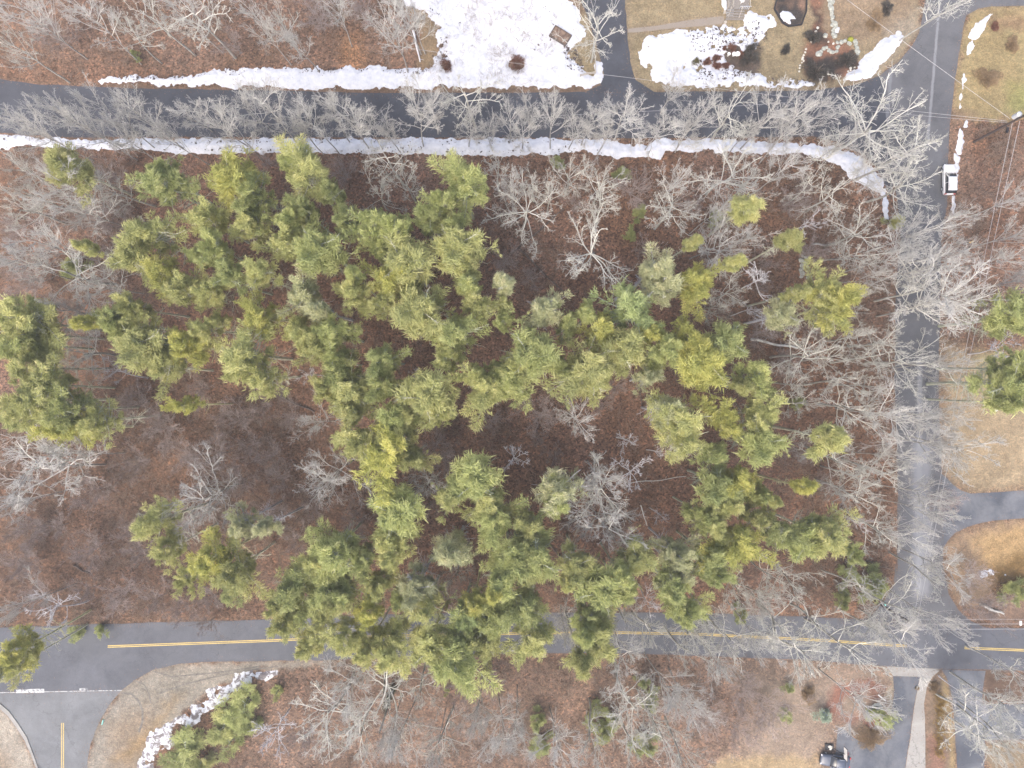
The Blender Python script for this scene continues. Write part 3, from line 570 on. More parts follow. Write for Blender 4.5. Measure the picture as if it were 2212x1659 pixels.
# ---------------------------------------------------------------- trees read off the photograph: crown centre x y, spread, tint or habit (survey pixels)
PINES = """130 345 100 Y;350 395 105 D;340 370 60 G;490 375 95 B;545 405 80 G;650 375 115 Y;625 350 60 G;710 405 65 D;1005 398 110 G;985 370 60 Y;425 465 85 Y;535 440 80 G;520 482 80 Y;620 480 80 G;650 450 60 D;
685 530 100 G;600 522 80 Y;460 530 90 G;430 555 60 G;745 470 65 D;315 510 110 Y;275 560 75 Y;330 592 80 B;370 620 85 Y;435 632 75 Y;490 600 60 D;560 592 60 Y;640 640 80 P;685 662 50 P;555 672 95 B;
180 685 48 B;232 690 60 D;275 658 80 Y;250 712 80 G;300 740 100 Y;335 795 90 Y;395 752 90 B;440 702 80 Y;530 765 125 Y;565 812 80 Y;500 800 60 Y;640 722 80 Y;720 720 90 G;668 756 70 Y;740 812 100 G;700 846 70 Y;
800 480 80 D;850 492 90 G;865 560 115 Y;820 540 60 G;930 470 60 D;953 437 80 G;990 525 130 Y;975 480 80 G;1000 580 70 Y;833 597 90 B;886 578 75 P;766 640 85 Y;750 600 50 G;820 655 70 Y;913 672 110 Y;880 625 60 G;1033 655 80 Y;1020 615 50 G;1084 690 60 G;
1081 612 45 P;993 725 110 G;960 770 80 Y;718 782 80 G;633 706 70 Y;825 778 80 D;826 836 80 G;740 852 95 Y;913 862 120 Y;880 890 70 Y;950 890 70 Y;745 890 50 Y;854 912 70 G;766 950 110 Y;833 982 140 B;860 950 80 Y;880 990 70 Y;
1022 1048 120 G;1038 1092 90 Y;985 1080 80 Y;1075 1128 100 G;846 1112 110 G;852 1166 100 Y;713 1190 125 G;680 1215 80 Y;788 1211 62 D;836 1211 70 Y;980 1198 85 PS;1060 842 100 Y;1100 815 90 G;1030 820 80 Y;1120 790 80 Y;
1167 672 85 P;1221 704 65 G;1293 722 88 B;1277 680 45 G;1362 677 120 U;1431 613 100 P;1420 580 50 P;1519 605 88 B;1490 522 42 YT;1581 562 48 YT;1626 437 56 YT;1707 520 50 YT;1141 765 110 G;1125 820 80 G;1253 797 140 Y;1210 800 70 G;1290 820 80 Y;1346 760 85 Y;
1413 730 70 B;1437 767 100 G;1501 725 85 B;1533 786 115 B;1581 738 80 D;1410 821 60 P;1639 812 90 G;1620 830 50 Y;1474 894 120 Y;1440 890 60 P;1567 912 95 B;1645 899 105 Y;1653 955 90 G;1490 971 85 YS;1554 984 60 D;
1607 1051 90 B;1559 1052 80 D;1575 1096 80 Y;1640 1078 60 G;1520 1120 70 G;1546 1155 85 Y;1613 1190 105 B;1458 1200 75 P;1533 1211 85 D;1375 1206 70 Y;1247 1220 70 Y;1213 1078 100 PS;1200 1095 70 G;1141 1152 80 Y;1159 1211 100 G;1114 1215 80 G;
1782 632 90 Y;1830 658 115 B;1800 680 80 Y;1697 677 62 P;1729 624 40 Y;1793 942 72 YT;1737 1064 52 BT;1686 1080 42 YT;1694 1152 85 D;1782 1166 110 Y;1740 1180 80 G;1841 1198 60 D;1650 1130 70 Y;
2212 680 95 G;2190 830 120 G;2215 790 90 G;2200 870 50 G;40 690 125 Y;20 740 90 G;60 715 80 Y;60 790 100 Y;50 870 130 Y;130 890 110 G;205 910 80 Y;120 940 95 B;20 900 80 G;90 840 70 G;25 1410 80 B;10 1450 60 Y;165 530 45 YT;
395 880 55 B;328 1135 95 Y;355 1185 70 Y;515 1131 70 P;562 1150 45 PS;440 1226 105 B;493 1238 90 Y;400 1250 60 Y;641 1278 110 G;600 1297 85 Y;606 1345 75 Y;702 1268 120 G;726 1310 90 Y;680 1330 70 G;655 1404 70 Y;740 1388 90 Y;
806 1272 60 Y;798 1326 72 B;793 1404 80 Y;841 1404 110 Y;900 1270 75 P;860 1305 60 G;913 1335 80 YS;926 1409 85 Y;980 1430 130 G;993 1377 90 D;1025 1302 50 B;1054 1342 80 G;1046 1409 80 Y;1000 1340 60 U;1070 1294 45 B;1100 1252 110 G;1135 1240 80 Y;
1138 1335 100 D;1138 1392 105 Y;1095 1210 60 D;1235 1250 50 Y;1293 1284 100 G;1341 1284 75 G;1277 1334 60 D;1288 1404 105 Y;1250 1446 48 Y;1270 1375 50 G;1455 1285 90 D;1479 1324 80 G;1469 1246 75 P;1546 1240 70 D;1340 1250 50 G"""
LOWP = """501 1278 60 D;1835 1235 50 D;1889 1268 65 D;1822 1284 38 D;2200 1281 55 G;1301 1582 58 D;1405 1518 48 D;1389 1476 28 D;1394 1612 52 D;1170 1612 46 D;1383 458 32 D;1362 509 32 D;293 120 16 D;157 578 50 D;1160 1560 40 D;1320 1560 42 D;1205 350 26 D;1345 375 32 D;1548 470 36 D;1935 478 34 Y;2115 655 24 Y;1560 985 30 D;1290 1530 40 D;1820 1305 30 D;1720 870 34 D;1600 1330 35 D"""
SHRUB = """165 1366 30 D;215 1364 26 D;533 1515 60 G;520 1545 60 G;545 1560 45 G;488 1564 60 Y;475 1590 45 G;405 1600 65 G;390 1640 60 D;500 1600 55 G;440 1640 50 Y;600 1494 24 G;1693 1545 26 D;1782 1541 33 P;1895 1555 46 D;1705 1482 24 D;965 1493 12 D"""
BARES = """60 30 120 F;20 90 80 O;190 40 110 F;260 55 90 O;330 25 110 O;440 45 150 O;395 15 90 F;560 40 90 F;601 45 90 O;680 30 80 R;640 75 70 F;846 53 110 F;880 10 90 F;900 45 60 F;120 75 70 R;500 90 70 R;720 15 70 F;780 20 60 R;1298 50 140 O;2049 -6 50 O;
15 250 70 F;60 272 90 F;130 236 90 F;172 272 80 F;212 240 80 F;250 292 80 F;290 245 120 F;350 282 90 F;400 235 70 F;453 242 110 F;485 275 90 F;530 215 80 F;569 230 110 F;640 262 80 F;673 253 90 F;753 250 120 F;700 225 80 F;841 280 62 F;800 275 55 F;886 240 118 F;930 235 70 F;1020 220 150 O;1004 270 75 F;1060 280 50 F;1100 250 50 F;
1146 240 72 F;1130 275 46 F;1202 240 95 F;1240 275 50 F;1277 240 85 F;1310 280 50 F;1362 222 140 F;1434 253 100 F;1460 185 60 F;1519 240 90 F;1490 285 60 F;1590 238 160 O;1613 293 70 F;1666 253 120 F;1742 253 115 F;1782 235 80 F;1700 300 70 F;1889 262 235 O;1950 330 170 O;1962 392 150 O;2085 470 60 F;1900 350 120 F;1830 300 90 F;
1159 387 100 O;1190 420 80 O;1234 373 95 O;1303 395 110 O;1370 405 80 R;1461 400 110 F;1573 373 150 O;1626 390 110 O;1700 360 80 F;1760 400 90 O;846 355 125 O;806 408 110 O;873 387 80 O;1073 360 62 O;1113 400 80 F;740 370 60 R;570 345 50 R;27 373 80 O;133 413 140 F;240 373 90 R;253 405 80 O;190 440 70 R;100 360 60 R;60 420 60 O;
35 445 90 O;165 445 130 F;253 472 90 R;80 525 120 F;149 590 180 O;200 608 110 F;27 578 110 F;53 613 80 R;227 545 90 R;128 672 85 F;171 765 115 O;187 725 60 R;245 815 70 W;290 870 90 R;250 780 60 R;20 500 70 R;215 480 60 R;
1133 450 165 O;1298 515 240 O;1314 437 100 O;1240 440 60 R;1453 453 115 O;1546 458 90 F;1546 520 130 F;1613 506 115 F;1500 445 60 R;1647 605 85 W;1581 632 80 O;1546 658 90 O;1613 672 42 W;1660 560 70 R;1737 480 85 W;1809 418 120 O;1862 498 130 O;1849 533 115 O;1929 552 90 F;1720 430 70 R;1760 540 60 R;
1995 498 130 F;2009 578 190 F;2022 660 200 F;1982 630 110 O;1969 778 150 O;2049 792 110 F;2060 540 90 F;2070 650 90 F;1875 640 95 O;1880 590 70 F;1649 618 50 R;1734 765 130 O;1809 773 100 O;1875 725 95 O;1889 778 90 O;1929 738 90 O;1729 826 75 O;1822 832 95 O;1889 832 90 O;1770 720 60 R;1700 700 60 R;2195 432 70 F;2200 544 90 F;2225 500 80 F;2175 760 80 W;2230 600 80 F;
1729 878 80 O;1849 878 160 O;1915 891 130 F;1995 904 130 F;2035 955 190 F;2090 960 110 F;2060 900 100 F;1809 979 140 O;1902 1011 120 O;1860 1030 90 O;1849 1064 105 O;1902 1131 125 O;2022 1118 90 F;2009 1078 80 F;2049 1091 70 R;1969 1171 90 F;2022 1238 110 O;1960 1000 90 F;1850 1120 70 W;1780 1040 60 R;1720 980 60 R;
1675 1249 90 O;1729 1257 115 O;1649 1310 100 O;1702 1364 170 O;1729 1440 180 O;1782 1364 150 O;1822 1404 170 O;1849 1276 95 O;1942 1324 150 O;1969 1390 140 F;2035 1337 100 F;2062 1235 100 F;1900 1375 110 O;1875 1545 120 F;2115 1520 90 W;2129 1577 160 O;2182 1537 110 O;2155 1630 110 O;2190 1600 90 O;2215 1470 80 O;
1234 1337 70 F;1226 1377 90 F;1354 1430 110 F;1346 1337 70 O;1394 1380 120 O;1405 1302 60 W;1533 1332 80 O;1573 1390 150 O;1565 1444 130 F;1479 1425 100 O;1500 1370 80 O;1602 1276 90 O;1653 1310 60 F;1645 1375 90 F;1359 1537 130 O;1407 1564 70 O;1439 1505 110 F;1493 1532 110 F;1426 1604 130 O;1479 1643 110 O;1362 1625 110 O;1293 1590 120 O;1119 1577 130 F;1199 1630 110 F;1533 1558 100 R;1666 1550 120 R;1620 1500 80 R;1600 1590 80 R;
806 1500 240 O;735 1490 120 F;900 1497 130 O;713 1558 150 O;766 1604 120 O;833 1604 130 F;868 1610 110 F;585 1592 95 W;966 1604 120 O;1073 1604 120 F;1030 1560 80 F;985 1250 85 O;960 1290 60 R;1010 1500 70 R;1060 1480 60 R;940 1640 80 F;660 1600 70 R;
125 1332 115 W;27 1324 90 F;440 1352 60 R;80 1290 70 R;93 1030 230 F;40 1080 110 F;150 1000 100 F;440 1075 165 F;395 1110 100 R;387 1166 60 R;35 1227 80 R;520 904 80 R;467 984 100 R;293 998 90 R;107 1144 90 R;275 1144 70 R;293 1198 80 R;187 1190 80 R;400 990 80 R;350 930 80 R;60 1150 70 R;200 1060 80 R;
713 1019 150 F;686 918 85 F;673 1110 70 R;926 1046 85 F;940 958 70 R;1100 979 75 W;1060 910 62 R;966 1000 60 R;580 984 70 R;593 1110 80 R;633 1171 75 R;566 878 70 R;940 1078 60 R;620 900 60 R;520 1040 70 R;600 1030 60 R;540 960 80 R;480 900 70 R;430 840 60 R;600 850 60 R;1167 899 85 R;1245 902 95 F;1333 835 65 R;1306 872 60 R;1351 955 50 W;1421 984 50 W;1293 1020 110 F;1373 1038 110 W;1293 1070 150 O;1293 1131 165 F;1426 1118 35 W;
676 810 62 W;908 805 60 W;1160 950 50 R;1200 980 50 R;250 1290 80 R;330 1300 80 R;180 1280 70 R;390 1320 60 R;60 1220 60 R;1540 1100 40 R;1335 1150 60 R;1090 560 60 R;1150 600 50 R;1400 540 60 R;1700 780 60 R;1650 720 60 R;450 1300 60 R;2110 1240 60 R;2150 1320 80 R;2110 1310 60 R;760 1080 60 R;770 1130 60 R;950 1180 50 R"""
rs = np.random.RandomState(5)
def rows(s):
    for r in s.replace('\n', '').split(';'):
        q = r.split()
        if q: yield float(q[0]), float(q[1]), float(q[2]), q[3]
for x, y, d, c in rows(PINES):
    t = TINT[c[0]]; kind = 'thin' if 'T' in c or d < 52 else 'sparse' if 'S' in c else 'big'; pr = PINE[kind][rs.randint(len(PINE[kind]))]
    h = rs.uniform(19, 22) if kind != 'big' else rs.uniform(16, 18) + d * .03
    place(pr, ('trunk', 'limbs', 'crown'), "pine_tree", ("trunk", "branches", "crown"), x, y, d * 1.0, h, .93, t, (('small ' if d < 66 else 'large ' if d > 99 else '') + TW[c[0]] + (' thin' if kind == 'thin' else ' sparse' if kind == 'sparse' else '') + ' pine'), "pine", "pines standing in the wood", rs)
for x, y, d, c in rows(LOWP):
    h = 2.2 + d * .035; place(PINE['low'][rs.randint(2)], ('trunk', 'limbs', 'crown'), "young_pine", ("trunk", "branches", "crown"), x, y, d, h, .5, TINT[c], 'low ' + TW[c] + ' young evergreen', "young pine", "young evergreens under the trees", rs, 2.5)
for x, y, d, c in rows(SHRUB):
    place(PINE['shrub'][rs.randint(2)], ('trunk', 'limbs', 'crown'), "evergreen_shrub", ("trunk", "branches", "crown"), x, y, d * 1.1, 1 + d * .025, .5, TINT[c] if c != 'P' else (1.05, 1.2, 1.75), ('silvery blue' if c == 'P' else TW[c]) + ' evergreen shrub', "shrub", "evergreen shrubs", rs, 3)
BW = {'O': 'bare crooked-limbed tree', 'F': 'bare finely branched tree', 'R': 'low hazy bare sapling', 'W': 'bleached dead tree'}
BNm = {'O': ("bare_tree", "bare tree", "leafless trees"), 'F': ("bare_tree", "bare tree", "leafless trees"), 'R': ("sapling", "sapling", "bare saplings of the understorey"), 'W': ("dead_tree", "dead tree", "bleached dead trees")}
for x, y, d, c in rows(BARES):
    pr = BARE[c][rs.randint(len(BARE[c]))]; h = {'O': rs.uniform(15, 18), 'F': rs.uniform(18, 21) if d > 75 else rs.uniform(12, 16), 'R': 4 + d * .04, 'W': rs.uniform(10, 13)}[c]
    nm = BNm[c]; w = ('small ' if d < 80 else 'huge ' if d > 149 else 'large ' if d > 109 else '') if c in 'OF' else ('small ' if d < 65 else '')
    tn = {'O': (1.0, .99, .96), 'F': (.92, .90, .90), 'R': (.95, .90, .92), 'W': (1, 1, 1.02)}[c]
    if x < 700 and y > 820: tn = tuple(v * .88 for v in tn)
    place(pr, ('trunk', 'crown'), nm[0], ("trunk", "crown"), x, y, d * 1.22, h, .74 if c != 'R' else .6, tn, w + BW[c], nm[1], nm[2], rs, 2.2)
# ---- labels: what it looks like + the landmark beside it; equals are told apart by their order from the left
ANCH = """30 250 over the north road at the left edge;130 250 over the north road's left end;240 260 over the north road below snow tip;350 260 over the road west of centre;470 250 over the north road's left half;600 245 over the north road above pines;720 250 over the road beside snow strip;860 250 over road below snowy lawn's corner;1020 240 over road below snowy lawn;1150 245 over road left of driveway mouth;1270 245 over road at driveway mouth;1390 240 over road right of driveway mouth;1520 240 over road below stone bed;1650 250 over road below garden bed;1780 260 over road below snow bank;1900 280 at the snow strip's bend;1980 380 left of the white car;2070 400 below the white car;
60 40 in the top left corner;250 50 in the top left wood;430 45 in the top wood;620 50 right of the top wood's middle;850 45 beside the snowy lawn's left edge;1298 60 over the narrow driveway;2049 0 at the top of the side road;60 400 under the snow strip's left end;160 430 in left wood below snow strip;250 440 left of the dark green pines;340 400 at the pine stand's top left;500 400 below snow strip at stand's top;650 400 below snow strip above leaf gap;800 400 in leaf gap below snow strip;1000 390 right end of upper pine row;1080 390 right of upper pine row;1190 400 below snow strip mid-right;1310 400 below driveway mouth and snow;1460 410 below the snow strip's notch;1580 400 below strip's long right run;1700 390 inside the snow strip's bend;1830 450 below the snow strip's bend;
40 540 at left edge upper;150 590 in upper left bare patch;230 560 between bare patch and pines;40 720 at left edge middle;130 720 beside left edge pines;200 780 in gap right of edge pines;60 880 in the left edge pine clump;170 900 right side of edge clump;300 530 on pine stand's left rim;290 700 at pine stand's left corner;320 790 at pine stand's lower left;420 490 in upper left pine stand;440 620 in middle left pine stand;420 730 in lower left pine stand;540 480 in upper pine stand;560 620 in heart of left stand;540 790 at stand's bottom beside brown clearing;640 500 right of stand's upper middle;650 670 right of bright yellow pine;680 760 at left stand's lower right;780 500 in upper middle pines;780 640 in gap left of centre pines;
850 560 in the top centre pines;900 660 below the brightest yellow pine;970 520 on top centre rim;1000 600 beside pale fallen trunk;1070 660 just above photo centre;1133 460 over leafy opening right;1298 520 in the large leafy opening;1200 690 right of photo centre;1350 690 in pine row right of centre;1470 600 at diagonal pine row;1560 500 in the upper right bare wood;1620 440 above upper right wood;1610 640 beside diagonal pine row;1720 510 near the small stone wall;1820 640 beside the large lone pine;1850 520 by mossy stones near road;1690 690 left of large lone pine;2000 500 over side road below white car;2010 580 over the side road's upper part;2030 660 over the side road's upper middle;1900 620 left of side road upper;1900 740 left of side road middle;1980 780 over the side road's middle;1740 770 by the fallen lichen trunk;1820 800 between fallen trunk and road;2200 450 right edge beyond the wires;2200 560 right edge above green pine;2210 690 right edge above tan lawn;2190 820 over the tan lawn;
680 850 at brown clearing's right rim;740 900 in lower middle pine arm;860 800 in middle pine arm;850 900 in lower pine arm;830 980 at pine arm's lower tip;980 750 below photo centre left;1080 820 at photo centre;1250 800 right of centre above opening;1400 780 right pine band's top;1530 760 in right bright pines;1640 820 on right band's outer rim;1500 900 in right pine band;1620 910 on band's right side;1640 970 band's right lower part;1500 980 by grey leaning dead trunks;1600 1060 in lower right band;1540 1150 in southeast pines;1610 1190 by southeast bright pine;1700 1100 right of southeast pines;1790 1170 southeast corner of wood;1850 1060 left of side road lower;1800 930 left of road's pale streak;1900 900 beside road's pale streak;2000 920 over pale streak's top;2060 930 over verge beside pale streak;1900 1130 left of road opposite driveway;2020 1100 over road opposite driveway;2040 1230 over side road's bottom;1240 900 in lower middle opening;1370 960 in opening's right half;1290 1060 in opening below middle;1210 1080 left of opening's big tree;1100 970 in opening's left half;1020 1070 lower middle twin pines;1080 1140 below the twin pines;1150 1210 lower middle pine cluster;940 1020 between arm tip and twins;
350 930 in left brown clearing top;480 900 brown clearing near stand;470 1000 in brown clearing's middle;290 1000 in brown clearing's left part;100 1030 below the left edge clump;250 1150 in brown clearing's lower left;60 1190 lower left edge;330 1150 by lone pine pair left;450 1080 above the lone yellow pines;470 1230 in lone yellow pine group;590 1020 in clearing's right part;600 1130 lower right of clearing;710 1020 below clearing right side;850 1140 south pines' upper tip;700 1220 south pines' upper left;620 1300 south pines' left rim;740 1310 in south pines by road;820 1270 in south pines' middle;930 1280 right of south pines;80 1330 beside south road's left end;30 1400 at the far left roadside;200 1370 on verge above double line;300 1280 above south road left;430 1340 above road by lone pines;
640 1400 over double line's first pines;760 1400 over double line left of middle;850 1400 over double yellow line's middle;960 1410 over the line's lowest bulge;1060 1380 over the line right of bulge;1140 1350 over line at brown gap;1250 1380 over the line's bare middle;1290 1300 above line in lower middle;1380 1380 over double line right of middle;1470 1300 above line at right pine;1500 1420 over line's right half;1580 1380 over line right of last pine;1650 1290 above road's right half;1720 1380 over road's right half;1800 1400 over line before its gap;1870 1280 at the road junction's corner;1960 1360 over the road junction;2100 1290 right of the junction;
450 1590 by the dirty snow;540 1540 right of dirty snow;600 1590 bottom left beyond shrubs;720 1500 below road, left wood;810 1510 below road by ivy stump;900 1500 right of the ivy stump;760 1610 at bottom edge left;860 1610 at bottom edge below stump;1000 1540 bottom wood left of middle;970 1620 at bottom edge left of middle;1100 1590 at bottom edge middle;1190 1610 right of bottom middle;1300 1580 at bottom by dark evergreens;1400 1500 below road above evergreens;1380 1600 at bottom right of evergreens;1470 1620 at bottom edge centre-right;1540 1550 left of the tan yard;1660 1540 over the tan yard;1780 1540 by the red mulch bed;1880 1550 beside ring of stones;2120 1540 over the forked driveway;2190 1520 over driveway at right edge;2160 1620 bottom right corner;2210 1470 at far right below road"""
AN = []
for r in ANCH.replace('\n', '').split(';'):
    q = r.split(' ', 2); AN.append((float(q[0]), float(q[1]), q[2]))
ORD = ['first', 'second', 'third', 'fourth', 'fifth', 'sixth', 'seventh', 'eighth', 'ninth', 'tenth']
NUM = ['', 'one', 'two', 'three', 'four', 'five', 'six', 'seven', 'eight', 'nine', 'ten']
def finish_labels():
    gr = {}
    for root, w, x, y in ITEMS:
        a = min(AN, key=lambda q: (q[0] - x) ** 2 + (q[1] - y) ** 2)[2]; gr.setdefault((w, a), []).append((x, root))
    for (w, a), L in gr.items():
        L.sort(key=lambda q: q[0]); n = len(L)
        for i, (x, root) in enumerate(L):
            if n == 1: t = f"{w} {a}"
            elif n == 2: t = f"{('left', 'right')[i]} one of two: {w} {a}"
            else: t = f"{ORD[i]} from left of {NUM[n]}: {w} {a}"
            root["label"] = ' '.join(t.split()[:16])
finish_labels()
# ---- understorey brush: hazy leafless stems nobody could count
def brush():
    r = np.random.RandomState(9); n = 40000; x = r.uniform(-84, 84, n); y = r.uniform(-64, 64, n)
    ii = np.clip(np.searchsorted(GX, x), 1, len(GX) - 1); jj = np.clip(np.searchsorted(GY, y), 1, len(GY) - 1)
    dens = .30 + fbm(x, y, 8, 11, 3) * 1.0
    dens += np.where(sdf(pts("0 840 560 860 800 1000 780 1330 0 1350"), x, y) > 0, .18, 0)
    dens += np.where(sdf(pts("0 340 300 340 260 800 0 600"), x, y) > 0, .25, 0) + np.where(sdf(pts("1640 340 1930 500 1930 1300 1700 1300 1760 800"), x, y) > 0, .2, 0)
    dens = np.where(grass[jj, ii] > .25, 0, dens); dens = np.where(GP[jj, ii] > -.9, 0, dens)
    for s in ("0 280 1300 296 1760 300 1860 340 1925 440 1900 480 1750 340 1340 350 0 330", "200 150 900 145 900 195 200 192", "300 1640 600 1440 600 1470 340 1640"): dens = np.where(sdf(pts(s), x, y) > -.3, 0, dens)
    k = r.rand(n) < dens; x, y = x[k], y[k]; z = GZ[jj[k], ii[k]]; m = len(x); q = 9
    H = r.uniform(.8, 2.6, m); az = r.uniform(0, 6.283, (m, q)); el = r.uniform(.25, 1.35, (m, q)); L = H[:, None] * r.uniform(.5, 1.1, (m, q))
    d = np.stack([np.cos(az) * np.cos(el), np.sin(az) * np.cos(el), np.sin(el)], -1).reshape(-1, 3)
    st = np.repeat(np.stack([x, y, z - .05], -1), q, 0) + r.normal(0, .12, (m * q, 3)) * [1, 1, 0]; L = L.ravel(); rr = r.uniform(.008, .014, m * q)
    a, ra = grow(r, st, d, L, rr, rr * .6, 4, .16, .03); p2, d2, L2, r2 = spawn(r, a, ra, 2, .3, .9, 40, 10, .5, L, .8); b, rb = grow(r, p2, d2, L2, np.maximum(r2, .007), np.maximum(r2 * .7, .005), 2, .1, .03)
    V, F = tubes([(a, ra, 3), (b, rb, 3)])
    tag(mobj("undergrowth", npmesh("undergrowth", V, F, MAT['twig'])), "hazy leafless grey-brown brush covering the woodland floor", "undergrowth", kind='stuff')
brush()
# ---------------------------------------------------------------- cars
def loft(stations, mat, name, parent, smooth=True):
    """stations: list of rings (same count) of (x,y,z)"""
    k = len(stations[0]); V = [p for r in stations for p in r]; F = []
    bm = bmesh.new(); vs = [bm.verts.new(p) for p in V]
    for i in range(len(stations) - 1):
        for j in range(k): bm.faces.new((vs[i * k + j], vs[i * k + (j + 1) % k], vs[(i + 1) * k + (j + 1) % k], vs[(i + 1) * k + j]))
    bm.faces.new([vs[j] for j in range(k)]); bm.faces.new([vs[(len(stations) - 1) * k + j] for j in reversed(range(k))])
    bmesh.ops.recalc_face_normals(bm, faces=bm.faces); me = bpy.data.meshes.new(name); bm.to_mesh(me); bm.free()
    for p in me.polygons: p.use_smooth = smooth
    me.materials.append(mat); o = mobj(name, me, parent); return o
def car(loc, rz, L, Wd, H, paint, suv=True):
    root = empty("parked_car", (*loc, .03), rz); hw = Wd / 2; glass = MAT['glass']; sh = H * .60
    st = []
    for t, w, zb, zs in ((-.5, .80, .34, .62), (-.485, .90, .26, sh * .80), (-.44, .97, .22, sh * .98), (-.36, 1, .2, sh), (0, 1, .2, sh), (.20, 1, .2, sh * .99), (.30, .99, .2, sh * .95), (.42, .96, .22, sh * .87), (.475, .88, .24, sh * .76), (.5, .72, .34, sh * .62)):
        x = t * L; w *= hw
        st.append([(x, -w * .9, zb), (x, -w, zb + .18), (x, -w, zs - .16), (x, -w * .95, zs - .03), (x, -w * .5, zs + .03), (x, w * .5, zs + .03), (x, w * .95, zs - .03), (x, w, zs - .16), (x, w, zb + .18), (x, w * .9, zb)])
    body = loft(st, paint, "body", root)
    r0, r1 = (-.47, .04) if suv else (-.34, .02); g = []
    for t, w, z in ((r0, .86, sh), (r0 + .05, .82, H * .9), (r0 + .10, .78, H * .965), (-.12, .76, H * .975), (r1 - .03, .75, H * .955), (r1 + .06, .80, H * .83), (r1 + .17, .86, sh * 1.0)):
        x = t * L; w *= hw; lo = sh - .05
        g.append([(x, -hw * .88, lo), (x, -w, max(z - .08, lo)), (x, -w * .8, max(z, lo + .01)), (x, w * .8, max(z, lo + .01)), (x, w, max(z - .08, lo)), (x, hw * .88, lo)])
    loft(g, glass, "windows", root)
    rf = []
    for t, w, z in ((r0 + .065, .74, H * .93), (r0 + .11, .77, H * .985), (-.12, .765, H), (r1 - .02, .74, H * .975), (r1 + .005, .70, H * .955)):
        x = t * L; w *= hw; rf.append([(x, -w, z - .05), (x, -w * .9, z + .005), (x, w * .9, z + .005), (x, w, z - .05)])
    roof = loft(rf, paint, "roof", root)
    for s in (-1, 1):
        m = MB(); m.cyl((r0 * L + .55, s * hw * .66, H * .985 + .03), (r1 * L - .35, s * hw * .66, H * .965 + .03), .022); m.build("roof_rail", MAT['black'] if paint.name != 'dark_paint' else MAT['steel'], root)
        m = MB(); m.cyl((r1 * L, s * hw * .765, H * .96), (r1 * L + .17 * L, s * hw * .865, sh + .02), .04).build("windscreen_pillar", paint, root)
        m = MB(); m.cyl((-.14 * L, s * hw * .77, H * .95), (-.15 * L, s * hw * .885, sh), .035).build("door_pillar", paint, root)
        m = MB(); m.box((r1 * L + .38, s * (hw + .09), sh + .06), (.16, .2, .14), bev=.03).build("wing_mirror", paint, root)
        m = MB(); m.box((.468 * L, s * hw * .66, sh * .72), (.16, .42, .13), rz=-s * .45, bev=.03).build("headlight", MAT['lampglass'], root)
        m = MB(); m.box((-.485 * L, s * hw * .74, sh * .84), (.13, .36, .2), rz=s * .25, bev=.03).build("tail_light", MAT['tail'], root)
        for xx in (-.30, .31):
            w = MB().cyl((xx * L, s * (hw - .20), .33), (xx * L, s * (hw + .01), .33), .34, n=20).build("wheel", MAT['black'], root)
            MB().cyl((xx * L, s * (hw + .0), .33), (xx * L, s * (hw + .02), .33), .21, n=10).build("rim", MAT['steel'], w)
        for xx in (-.17, .04): MB().box((xx * L, s * (hw + .012), sh - .2), (.2, .03, .04)).build("door_handle", paint, root)
    MB().box((.497 * L, 0, .48), (.05, Wd * .5, .18), bev=.01).build("grille", MAT['black'], root)
    MB().box((-.50 * L, 0, .48), (.03, .5, .12)).build("number_plate", MAT['white'], root)
    return root
def paintm(name, c, r=.3):
    m = M(name, c, r, spec=.5); n = N(m); f = n.noise(14, 3, .6, n.obj()); n.col(n.ramp(f, [(.3, tuple(v * .93 for v in c)), (.7, c)])); m.node_tree.nodes["Principled BSDF"].inputs["Coat Weight"].default_value = .4; return m
MAT['glass'] = paintm("dark_window_glass", (.022, .026, .034), .08); MAT['lampglass'] = paintm("lamp_glass", (.75, .78, .8), .15); MAT['tail'] = paintm("tail_lamp_red", (.45, .02, .02), .3)
MAT['pw'] = paintm("white_car_paint", (.80, .80, .82)); MAT['pd'] = paintm("dark_paint", (.06, .075, .11))
tag(car(P(2044.5, 391), math.pi / 2, 4.7, 1.88, 1.68, MAT['pw']), "white sport utility car parked at the east road's right edge", "car")
tag(car(P(1800, 1639), math.radians(173), 4.6, 1.82, 1.5, MAT['pd'], False), "dark blue-grey car parked in the bottom yard beside basketball hoop", "car")
# ---------------------------------------------------------------- basketball hoop
bx_, by_ = P(1792, 1613); r = tag(empty("basketball_hoop", (bx_, by_, 0), 0), "portable basketball hoop with black base next to the dark car", "basketball hoop")
MB().box((-.1, 0, .12), (1.35, .95, .22), bev=.06, rz=-.05).build("base", MAT['black'], r)
m = MB()
for i, (a, b) in enumerate(((-.2, .12), (.05, -.1), (-.05, .18), (.2, .05), (.0, -.25))): m.ball((a, b, .3), (.2, .17, .11), 2, .3, i)
m.build("ballast_stones", MAT['stone_pale'], r)
px_, py_ = P(1806, 1606.5); tx, ty = px_ - bx_, py_ - by_
m = MB(); m.cyl((.25, 0, .2), (tx - .55, ty, 2.9), .055); m.cyl((tx - .55, ty, 2.9), (tx - .08, ty, 3.2), .035); m.cyl((tx - .55, ty, 2.6), (tx - .08, ty, 2.95), .03); m.build("pole", MAT['black'], r)
bb = MB().box((tx, ty, 3.2), (.05, 1.8, 1.1), bev=.01).build("backboard", MAT['white'], r)
m = MB(); m.box((tx, ty + .9, 3.2), (.07, .06, 1.16)); m.box((tx, ty - .9, 3.2), (.07, .06, 1.16)); m.box((tx, ty, 3.77), (.07, 1.86, .05)); m.build("frame", MAT['black'], bb)
m = MB()
